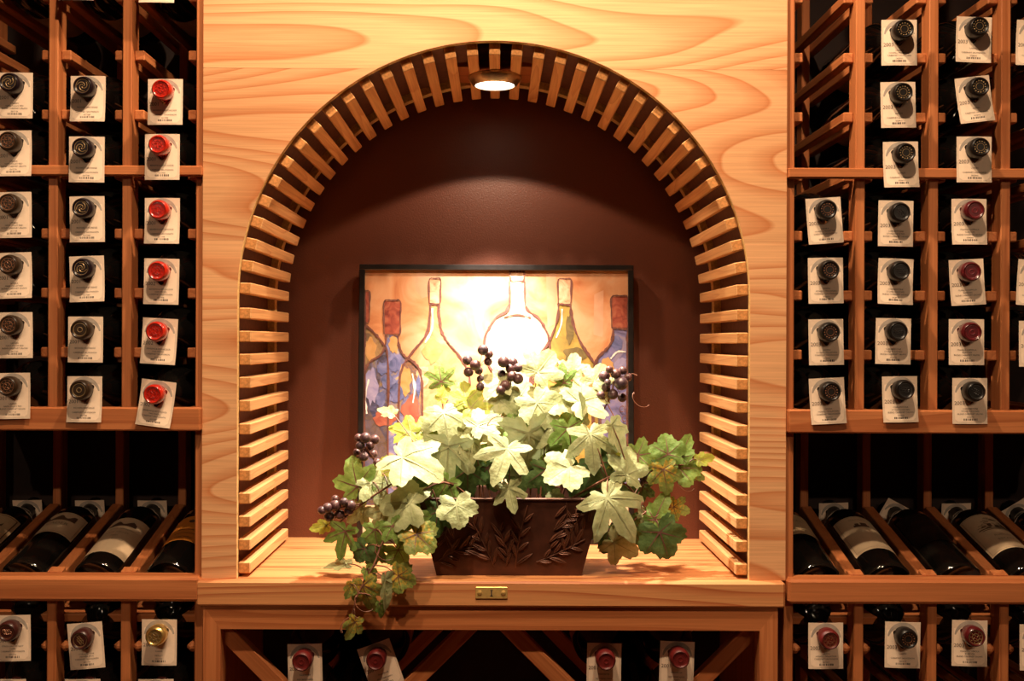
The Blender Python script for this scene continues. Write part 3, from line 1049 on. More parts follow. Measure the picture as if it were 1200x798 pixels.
# ------------------------------------------------------------------ puck light in the crown of the arch
pk_y = .126
ztop = ZA + R - ST - .001
puck = tag(empty('puck_light', (CX, pk_y, ztop)), 'round brushed metal puck light glowing under the crown of the arch', 'lamp')
m = MB(); m.lathe([(.030, 0), (.0405, 0), (.0412, -.002), (.0402, -.005), (.0335, -.0138), (.0318, -.0150), (.0302, -.0146), (.0298, -.010)][::1], 40)
m.f = m.f[:-1]
m.build('housing', M_NICKEL, puck, True)
M_LENS, nt_, b_ = newmat('glowing_lens')
b_.inputs['Base Color'].default_value = (.9, .8, .6, 1)
b_.inputs['Emission Color'].default_value = (1, .86, .62, 1); b_.inputs['Emission Strength'].default_value = 7
m = MB(); m.lathe([(.0296, -.0115), (.0298, -.0138), (.020, -.0152), (.008, -.0156)], 36)
m.build('lens', M_LENS, puck, True)
mz = ZA + R + .0015
m = MB(); m.box(-.062, .062, .022, .125, .0 + (mz-ztop), .010+(mz-ztop), .001); m.build('mounting_board', W_X, puck)
PK = (CX, pk_y, ztop-.019)
spot('puck_beam', PK, (CX, pk_y, 0), 5.5, 123, .10, .010, (1, .76, .52))
spot('puck_mid', PK, (CX, pk_y-.05, Z_CT), 72, 86, 1.0, .010, (1, .89, .72))
spot('puck_core', PK, (CX-.006, pk_y+.150, ZZ(392, .27)), 60, 37, 1.0, .010, (1, .92, .80))

# ------------------------------------------------------------------ painting
PD_ = .262
sP = F/(DC+PD_+.01)
pcx, pby = 581.5, 634.0
pic = empty('framed_painting', M=Matrix.Translation((XX(pcx, PD_+.01), PD_, Z_CT)) @ Matrix.Rotation(-math.radians(2.6), 4, 'X'))
tag(pic, 'black-framed painting of wine bottles leaning on the back wall of the niche', 'painting')
HPX = 323


def U(px, py):
    return ((px-pcx)/sP, (pby-py)/sP*1.011)


fw = 6.5
for (x0, x1, y0, y1) in ((420, 743, 311, 311+fw), (420, 743, 634-fw, 634), (420, 420+fw, 311+fw, 634-fw), (743-fw, 743, 311+fw, 634-fw)):
    a, b = U(x0, y1), U(x1, y0)
    m = MB(); m.box(a[0], b[0], -.004, .020, a[1], b[1], .001); m.build('frame_bar', M_BLACK, pic)


def paint(name, cols, scale=30, rough=.55, distort=1.5):
    mt, nt, b = newmat(name)
    tc = N(nt, 'ShaderNodeTexCoord'); n = N(nt, 'ShaderNodeTexNoise')
    n.inputs['Scale'].default_value = scale; n.inputs['Detail'].default_value = 5; n.inputs['Distortion'].default_value = distort
    nt.links.new(tc.outputs['Object'], n.inputs[0])
    k = len(cols)
    c = ramp(nt, n.outputs[0], [(.28+.44*i/(k-1), cc) for i, cc in enumerate(cols)])
    nt.links.new(c, b.inputs['Base Color']); b.inputs['Roughness'].default_value = rough
    bp = N(nt, 'ShaderNodeBump'); bp.inputs['Strength'].default_value = .3; bp.inputs['Distance'].default_value = .001
    nt.links.new(n.outputs[0], bp.inputs['Height']); nt.links.new(bp.outputs[0], b.inputs['Normal'])
    return mt


A_BG = paint('painted_peach', [(.46, .14, .045), (.58, .24, .10), (.64, .33, .17), (.60, .36, .22)], 14)
A_TABLE = paint('painted_table', [(.70, .45, .25), (.80, .62, .42)], 22)
A_CORK_R = paint('painted_red_cork', [(.16, .02, .012), (.32, .06, .03), (.42, .12, .06)], 60)
A_CORK_T = paint('painted_tan_cork', [(.40, .18, .09), (.66, .38, .22), (.75, .52, .34)], 60)
A_BLUE = paint('painted_blue_bottle', [(.42, .26, .10), (.13, .12, .24), (.22, .20, .38), (.50, .34, .16)], 26, distort=2.5)
A_AMBER = paint('painted_amber_bottle', [(.46, .18, .07), (.56, .27, .12), (.60, .34, .19)], 26, distort=2.5)
A_CLEAR = paint('painted_clear_bottle', [(.60, .42, .26), (.72, .56, .40)], 24, distort=2)
A_OLIVE = paint('painted_olive_bottle', [(.16, .11, .03), (.36, .22, .04), (.48, .31, .07)], 22, distort=2.5)
A_BROWN = paint('painted_brown_bottle', [(.10, .05, .03), (.32, .18, .07), (.22, .13, .14)], 26, distort=2.5)
A_NAVY = paint('painted_violet_bottle', [(.07, .05, .10), (.18, .15, .30), (.30, .22, .26)], 26, distort=2.5)
A_STROKE = paint('painted_outline', [(.10, .03, .02), (.20, .07, .05)], 80)
A_HI = paint('painted_highlight', [(.72, .60, .55), (.85, .76, .68)], 80)
A_RED = paint('painted_dark_red', [(.26, .05, .03), (.40, .12, .07)], 40)
A_SHAD = paint('painted_rose_shadow', [(.58, .28, .15), (.66, .36, .22)], 20)

cv = MB(); a, b = U(424, 630), U(739, 315)
cv.box(a[0], b[0], .003, .012, a[1], b[1]); cv.build('canvas', A_BG, pic)


def flat(pts, lay):
    m = MB(); q = [U(*p) for p in pts]
    ar = sum(q[i][0]*q[(i+1) % len(q)][1]-q[(i+1) % len(q)][0]*q[i][1] for i in range(len(q)))
    if ar < 0: q = q[::-1]
    y = .003-lay*.0003
    m.add([(x, y, z) for x, z in q], [tuple(range(len(q)))])
    return m


def stroke(m, pts, wpx, lay):
    pts = [Vector(p) for p in pts]
    q = []
    e = [pts[0]*2-pts[1]] + pts + [pts[-1]*2-pts[-2]]
    for i in range(1, len(e)-2):
        for k in range(5):
            t = k/5; a_, b_, c_, d_ = e[i-1], e[i], e[i+1], e[i+2]
            q.append(.5*((2*b_)+(c_-a_)*t+(2*a_-5*b_+4*c_-d_)*t*t+(3*b_-a_-3*c_+d_)*t**3))
    q.append(pts[-1])
    rows = []; y = .003-lay*.0003
    for i, p in enumerate(q):
        d = q[min(i+1, len(q)-1)]-q[max(i-1, 0)]
        n_ = Vector((-d.y, d.x)).normalized() if d.length else Vector((0, 1))
        w_ = wpx*.5*(.25+.95*abs(math.sin(i*.31+p.x*.7))*abs(math.cos(i*.13+p.y)))+.15
        l, r_ = U(*(p+n_*w_)), U(*(p-n_*w_))
        rows.append([(l[0], y, l[1]), (r_[0], y, r_[1])])
    m.strip(rows)


def painted_bottle(half, cx, ctop, cbot, cw, mat, corkmat, extra=(), clipx=None, hi=()):
    """half: (dx, y) outline of the right side from neck down"""
    def cl(p):
        return (min(max(p[0], 427), 736), max(p[1], 318.5))
    # smooth the profile
    rgt = [cl((cx+dx, y)) for dx, y in half]; lft = [cl((cx-dx, y)) for dx, y in half]
    body = flat(rgt + lft[::-1], 1).build('painted_bottle', mat, pic)
    ck = flat([cl((cx-cw, ctop)), cl((cx+cw, ctop)), cl((cx+cw-1, cbot)), cl((cx-cw+1, cbot))], 2).build('painted_cork', corkmat, body)
    m = MB()
    stroke(m, rgt, 3.4, 4); stroke(m, lft, 3.4, 4)
    j1 = [cl((p[0]+random.uniform(-1.5, 1.5), p[1]+random.uniform(-2, 2))) for p in rgt]; j2 = [cl((p[0]+random.uniform(-1.5, 1.5), p[1]+random.uniform(-2, 2))) for p in lft]
    stroke(m, j1, 1.6, 5); stroke(m, j2, 1.6, 5)
    stroke(m, [cl((cx-cw, cbot)), cl((cx-cw-.5, (ctop+cbot)/2)), cl((cx-cw, ctop)), cl((cx, ctop-1)), cl((cx+cw, ctop)), cl((cx+cw, (ctop+cbot)/2)), cl((cx+cw-.5, cbot)), cl((cx, cbot+1)), cl((cx-cw, cbot))], 2.0, 5)
    for s_ in extra: stroke(m, [cl(p) for p in s_], 2.2, 5)
    m.build('painted_outline', A_STROKE, body)
    if hi:
        m = MB()
        for s_ in hi: stroke(m, [cl(p) for p in s_], 3.0, 3)
        m.build('painted_highlight', A_HI, body)
    return body


flat([(424.5, 476), (738.5, 470), (738.5, 629), (424.5, 629)], .5).build('painted_table', A_TABLE, pic)
for poly in ([(487, 318), (510, 317), (512, 345), (494, 350), (486, 340)], [(640, 317), (652, 317), (650, 380), (642, 384)], [(697, 345), (708, 340), (707, 395), (696, 392)]):
    flat(poly, .6).build('painted_shadow', A_SHAD, pic)
bot = 590
painted_bottle([(6, 378), (7, 382), (16, 390), (26, 402), (33, 420), (34, 500), (33, bot)], 421, 343, 378, 11, A_BROWN, A_CORK_R)
painted_bottle([(5, 357), (6, 372), (8, 388), (16, 402), (28, 416), (38, 432), (42, 460), (42, bot)], 509, 328, 356, 6.5, A_AMBER, A_CORK_T,
               hi=[[(506, 362), (506, 385), (498, 402)], [(514, 362), (514, 380)]])
painted_bottle([(9, 330), (9, 350), (12, 363), (26, 374), (36, 392), (38, 408), (33, 428), (20, 446), (16, 452)], 606, 305, 329, 8, A_CLEAR, A_CORK_T,
               extra=[[(590, 372), (606, 369), (622, 372)]], hi=[[(604, 334), (603, 362)], [(585, 392), (582, 410), (588, 425)]])
painted_bottle([(7, 357), (8, 370), (12, 386), (20, 402), (30, 418), (38, 434), (42, 470), (42, bot)], 662, 328, 356, 7.5, A_OLIVE, A_CORK_T,
               hi=[[(659, 362), (658, 380), (652, 396)]])
painted_bottle([(9, 385), (10, 398), (16, 408), (26, 418), (31, 432), (32, 470), (32, bot)], 728, 348, 384, 10.5, A_NAVY, A_CORK_R,
               hi=[[(716, 420), (724, 412), (734, 412)]])
b_b = painted_bottle([(7, 393), (8, 405), (14, 417), (26, 425), (34, 438), (36, 470), (36, bot)], 459, 354, 392, 9.5, A_BLUE, A_CORK_R,
                     hi=[[(483, 438), (486, 455), (484, 472)], [(432, 445), (428, 465), (430, 485)]])


def blob(cx, cy, rx, ry, seed, mat, parent, lay=2.5):
    rr = random.Random(seed); n = 18
    pts = [(min(max(cx+rx*math.cos(2*math.pi*i/n)*rr.uniform(.72, 1.15), 427), 736), cy+ry*math.sin(2*math.pi*i/n)*rr.uniform(.72, 1.15)) for i in range(n)]
    flat(pts, lay).build('painted_patch', mat, parent)


A_BLUE2 = paint('painted_deep_blue', [(.06, .07, .16), (.12, .12, .26), (.20, .19, .34)], 50)
A_VIOLET = paint('painted_pale_violet', [(.24, .20, .36), (.36, .30, .44)], 50)
A_GOLD2 = paint('painted_gold', [(.46, .22, .06), (.56, .30, .12)], 50)
A_DKOLIVE = paint('painted_dark_olive', [(.09, .06, .02), (.20, .13, .04)], 50)
blob(461, 404, 6, 12, 1, A_GOLD2, b_b); blob(474, 446, 8, 20, 2, A_GOLD2, b_b)
for k, (x, y, a_, b_) in enumerate(((448, 432, 7, 8), (462, 428, 7, 9), (455, 448, 10, 9), (465, 462, 9, 12), (446, 468, 6, 10), (490, 452, 3, 12))): blob(x, y, a_, b_, 10+k, A_BLUE2, b_b, 2.8)
blob(435, 452, 8, 22, 20, A_VIOLET, b_b, 2.7); blob(482, 482, 11, 20, 21, A_RED, b_b, 2.9); blob(452, 490, 14, 10, 22, A_RED, b_b, 2.6)
pb = [o for o in pic.children if o.name.startswith('painted_bottle')]
blob(507, 412, 12, 14, 30, A_GOLD2, pb[1]); blob(520, 440, 18, 16, 31, A_GOLD2, pb[1]); blob(496, 440, 8, 14, 32, A_CORK_T, pb[1])
blob(668, 385, 5, 18, 33, A_DKOLIVE, pb[3]); blob(674, 415, 14, 9, 34, A_DKOLIVE, pb[3]); blob(660, 436, 22, 14, 35, A_GOLD2, pb[3]); blob(686, 452, 10, 16, 36, A_GOLD2, pb[3])
blob(724, 402, 6, 10, 37, A_BLUE2, pb[4]); blob(712, 432, 9, 14, 38, A_GOLD2, pb[4]); blob(728, 428, 8, 10, 39, A_VIOLET, pb[4])
blob(434, 410, 7, 14, 40, A_GOLD2, pb[0])
m = MB()
for t, px_, py_ in (('Clau', 733, 482), ('Ca', 733, 493)):
    vs, fs = text_mesh(t, .016)
    a = U(px_, py_); sh = .3
    m.add([(a[0]+v[0]*.75+v[1]*sh*.3, .0012, a[1]+v[1]) for v in vs], fs)
m.build('signature', A_STROKE, pic)

# ------------------------------------------------------------------ planter
pw0, pw1, phh = .104, .132, .112
pcxw = P(596.5, 674, .02).x
plr = tag(empty('planter_box', (pcxw, .0, Z_CT)), 'tapered dark bronze planter box with embossed olive branches on the counter', 'planter')
yf0, yf1, yb0, yb1 = .020, .004, .120, .136
o_b = [(-pw0, yf0, 0), (pw0, yf0, 0), (pw0, yb0, 0), (-pw0, yb0, 0)]
o_t = [(-pw1, yf1, phh), (pw1, yf1, phh), (pw1, yb1, phh), (-pw1, yb1, phh)]
tk = .003
i_t = [(-pw1+tk, yf1+tk, phh), (pw1-tk, yf1+tk, phh), (pw1-tk, yb1-tk, phh), (-pw1+tk, yb1-tk, phh)]
i_b = [(-pw0+tk, yf0+tk, .004), (pw0-tk, yf0+tk, .004), (pw0-tk, yb0-tk, .004), (-pw0+tk, yb0-tk, .004)]
m = MB(); vs = o_b+o_t+i_t+i_b; fs = [(3, 2, 1, 0), (12, 13, 14, 15)]
for i in range(4):
    k = (i+1) % 4
    fs += [(i, k, 4+k, 4+i), (4+i, 4+k, 8+k, 8+i), (8+i, 8+k, 12+k, 12+i)]
m.add(vs, fs); m.build('box_body', M_PLANTER, plr)
m = MB(); q = [Vector(p) for p in o_t]
c_ = [p + Vector((0, 0, 0)) for p in q]
m.tube(c_ + [c_[0]], .0022, 6, 1); m.build('rim', M_PLANTER, plr, True)
m = MB(); f_ = .82
lt = [Vector(a)*(1-f_)+Vector(b)*f_ for a, b in zip(i_b, i_t)]
m.strip([[lt[0].lerp(lt[1], i/14).lerp(lt[3].lerp(lt[2], i/14), j/8)+Vector((0, 0, random.uniform(-.003, .003))) for i in range(15)] for j in range(9)])
m.build('soil', M_SOIL, plr)


def FACE(u, v):                 # planter front: u -1..1, v 0..1
    hw = pw0+(pw1-pw0)*v
    return Vector((u*hw, yf0+(yf1-yf0)*v - .0004, v*phh))


def relief_leaf(m, u, v, ang, L, Wd):
    c = FACE(u, v); t = Vector((math.cos(ang), 0, math.sin(ang))); s_ = Vector((-math.sin(ang), 0, math.cos(ang)))
    sl = (yf1-yf0)/phh
    n = 8; rows = []
    for i in range(n+1):
        x = i/n; w_ = Wd*math.sin(math.pi*min(1, x*.97+.015))**.8*.5
        row = []
        for k, (sy, hy) in enumerate(((-1, .0002), (-.45, .0026), (0, .0016), (.45, .0026), (1, .0002))):
            p = c + t*(x*L) + s_*(sy*w_)
            p = Vector((p.x, c.y + sl*(p.z-c.z) - hy*math.sin(math.pi*x)**.5 if 0 < x < 1 else c.y+sl*(p.z-c.z), p.z))
            row.append(p)
        rows.append(row)
    m.strip(rows)


branches = [((-.95, .18), (-.70, .32), (-.40, .38)), ((-.62, .92), (-.70, .70), (-.80, .45)), ((.08, .10), (.12, .5), (.20, .92)), ((.62, .95), (.66, .72), (.60, .45)),
            ((.36, .18), (.62, .30), (.92, .48)), ((-.20, .12), (-.30, .38), (-.42, .70)), ((.95, .92), (.80, .75), (.72, .55)), ((-.05, .12), (-.02, .3), (-.12, .6))]
for bi, bpts in enumerate(branches):
    m = MB()
    pts = [FACE(*p) - Vector((0, .0006, 0)) for p in bpts]
    m.tube(pts, .0011, 5, 4)
    rr = random.Random(bi)
    n_l = 9
    for i in range(n_l):
        t = (i+.5)/n_l
        a_, b_, c2 = [Vector(p) for p in bpts]
        uv = a_.lerp(b_, t*2) if t < .5 else b_.lerp(c2, t*2-1)
        d = (FACE(*bpts[2])-FACE(*bpts[0])); base_ang = math.atan2(d.z, d.x)
        ang = base_ang + (1 if i % 2 else -1)*rr.uniform(.45, .8)
        uu, vv = uv.x, uv.y
        L = rr.uniform(.018, .030)
        ez = vv + math.sin(ang)*L/phh
        if not (.03 < ez < .97) or abs(uu+math.cos(ang)*L/.12) > .97: continue
        relief_leaf(m, uu, vv, ang, L, rr.uniform(.0055, .0075))
    m.build('embossed_branch', M_EMBOSS, plr, True)

# ------------------------------------------------------------------ vine arrangement


def leafmat(name, c1, c2, variegate=0.0, transl=.3, rough=.5):
    mt = bpy.data.materials.new(name); mt.use_nodes = True; nt = mt.node_tree
    b = nt.nodes['Principled BSDF']; out = nt.nodes['Material Output']
    tc = N(nt, 'ShaderNodeTexCoord'); oi = N(nt, 'ShaderNodeObjectInfo')
    n = N(nt, 'ShaderNodeTexNoise'); n.inputs['Scale'].default_value = 5; n.inputs['Detail'].default_value = 4
    nt.links.new(tc.outputs['Object'], n.inputs[0])
    col = ramp(nt, n.outputs[0], [(.3, c1), (.7, c2)])
    if variegate:
        ln = N(nt, 'ShaderNodeVectorMath', operation='LENGTH'); nt.links.new(tc.outputs['Object'], ln.inputs[0])
        n2 = N(nt, 'ShaderNodeTexNoise'); n2.inputs['Scale'].default_value = 7; nt.links.new(tc.outputs['Object'], n2.inputs[0])
        rad = mathn(nt, 'SUBTRACT', .62, ln.outputs['Value'])
        f = mathn(nt, 'ADD', mathn(nt, 'MULTIPLY', rad, 1.6), mathn(nt, 'MULTIPLY', mathn(nt, 'SUBTRACT', n2.outputs[0], .52), 4.0))
        n_ = N(nt, 'ShaderNodeClamp'); nt.links.new(f, n_.inputs[0])
        col = mixc(nt, mathn(nt, 'MULTIPLY', n_.outputs[0], variegate), col, (.62, .36, .05))
    tone = ramp(nt, oi.outputs['Random'], [(0, (.82, .85, .8)), (1, (1.12, 1.1, 1.1))])
    col = mixc(nt, 1.0, col, tone, 'MULTIPLY')
    nt.links.new(col, b.inputs['Base Color']); b.inputs['Roughness'].default_value = rough
    b.inputs['Specular IOR Level'].default_value = .3
    bp = N(nt, 'ShaderNodeBump'); bp.inputs['Strength'].default_value = .2; bp.inputs['Distance'].default_value = .012
    nt.links.new(n.outputs[0], bp.inputs['Height']); nt.links.new(bp.outputs[0], b.inputs['Normal'])
    tr = N(nt, 'ShaderNodeBsdfTranslucent'); nt.links.new(col, tr.inputs[0])
    mx = N(nt, 'ShaderNodeMixShader'); mx.inputs[0].default_value = transl
    nt.links.new(b.outputs[0], mx.inputs[1]); nt.links.new(tr.outputs[0], mx.inputs[2]); nt.links.new(mx.outputs[0], out.inputs[0])
    return mt


LM = {
    's': leafmat('sage_leaf', (.35, .39, .18), (.49, .52, .28), transl=.22),
    'g': leafmat('green_leaf', (.15, .27, .05), (.26, .38, .10), transl=.35),
    'y': leafmat('yellow_green_leaf', (.34, .44, .06), (.48, .52, .10), transl=.45),
    'v': leafmat('variegated_leaf', (.17, .24, .05), (.30, .34, .09), .9, .30),
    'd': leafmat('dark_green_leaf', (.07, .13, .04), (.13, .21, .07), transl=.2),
}
VEIN = {'s': plain('pale_vein', (.30, .32, .15), .6), 'g': plain('red_vein', (.16, .06, .04), .6), 'y': plain('olive_vein', (.26, .22, .05), .6),
        'v': plain('brown_vein', (.13, .06, .03), .6), 'd': plain('dark_red_vein', (.13, .05, .04), .6)}


def leaf_shape(kind):
    """outline radius against the angle from the tip; leaf stalk joins at the origin"""
    lob = {'maple': [(0, 1.0, .34), (52, .86, .30), (-52, .86, .30), (108, .62, .34), (-108, .62, .34)],
           'grape': [(0, 1.0, .55), (58, .84, .50), (-58, .84, .50), (118, .60, .45), (-118, .60, .45)],
           'round': [(0, .86, .85), (65, .80, .75), (-65, .80, .75), (125, .66, .55), (-125, .66, .55)],
           'ovate': [(0, 1.0, .42), (40, .60, .50), (-40, .60, .50), (100, .40, .6), (-100, .40, .6)]}[kind]
    floor_ = {'maple': .34, 'grape': .40, 'round': .42, 'ovate': .26}[kind]

    def r(a):
        best = 0.0
        for c, h, w_ in lob:
            d = a-math.radians(c); d = math.atan2(math.sin(d), math.cos(d))
            best = max(best, h*max(0.0, 1-(abs(d)/(w_*2.0))**1.5) if kind in ('maple', 'ovate') else h*math.exp(-(d/w_)**2*.55))
        base_ = floor_*(1-.75*math.exp(-((math.pi-abs(a))/.28)**2))
        v = max(best if abs(a) < 2.75 else best*.6, base_)
        v *= 1+.045*math.sin(a*23)+.025*math.sin(a*41+1)
        return v
    return r


ME_LEAF = {}


def leaf_meshes(shape, var):
    key = (shape, var)
    if key in ME_LEAF: return ME_LEAF[key]
    r = leaf_shape(shape); rr = random.Random(hash(shape) % 7 if False else len(shape)*10+var)
    droop = (.20, .42, .05)[var]; fold = (.22, .10, .34)[var]; ph_ = rr.uniform(0, 6)

    def zz(x, y):
        rad = math.hypot(x, y); a = math.atan2(x, y)
        return -droop*rad*rad + fold*abs(x)*.8 - fold*.1 + .045*rad*math.sin(5*a+ph_) + .02*math.sin(9*x+ph_)*math.sin(8*y)
    n = 60; rows = []
    for i in range(n+1):
        a = -math.pi+2*math.pi*i/n
        R_ = r(a)
        rows.append([(R_*f*math.sin(a), R_*f*math.cos(a), zz(R_*f*math.sin(a), R_*f*math.cos(a))) for f in (.02, .3, .55, .8, 1.0)])
    blade = MB(); blade.strip(rows)
    vn = MB()
    for c in (0, 55, -55, 112, -112):
        a0 = math.radians(c); Lr = r(a0)*.88
        vr = [[], []]
        rowsv = []
        for i in range(8):
            t = i/7; w_ = .020*(1-t)+.004
            x, y = Lr*t*math.sin(a0), Lr*t*math.cos(a0)
            sx, sy = math.cos(a0)*w_, -math.sin(a0)*w_
            rowsv.append([(x-sx, y-sy, zz(x, y)+.012), (x+sx, y+sy, zz(x, y)+.012)])
        vn.strip(rowsv)
    ME_LEAF[key] = (blade, vn)
    return ME_LEAF[key]


_lm = {}


def leaf_mesh(shape, var, k):
    key = (shape, var, k)
    if key not in _lm:
        b_, v_ = leaf_meshes(shape, var)
        _lm[key] = (b_.mesh('leaf', LM[k], True), v_.mesh('veins', VEIN[k], True))
    return _lm[key]


vo = Vector((pcxw, .065, Z_CT+.09))
vine = tag(empty('grapevine_arrangement', vo), 'artificial grapevine with pale green leaves and dark grapes spilling from the planter', 'plant')
STEM_ROOTS = []


def leaf(px, py, size, tip, k, shape='grape', dep=.03, up=25, yaw=0, var=0):
    c = P(px, py, dep)
    sz = size*(DC+dep)/F*.62
    a = math.radians(tip)
    t = Vector((math.cos(a), 0, math.sin(a))); n_ = Vector((0, -1, 0)); x_ = t.cross(n_)
    B = Matrix((x_, t, n_)).transposed().to_4x4()
    Rm = Matrix.Rotation(math.radians(yaw), 4, 'Z') @ Matrix.Rotation(-math.radians(up), 4, 'X')
    M3 = Rm @ B
    base = c - (M3.to_3x3() @ Vector((0, 1, 0)))*sz*.28
    M = Matrix.Translation(base - vo) @ M3 @ Matrix.Scale(sz, 4)
    bl_, vn = leaf_mesh(shape, var, k)
    o = link('leaf', bl_, vine, M)
    link('veins', vn, o)
    STEM_ROOTS.append(base)
    return o


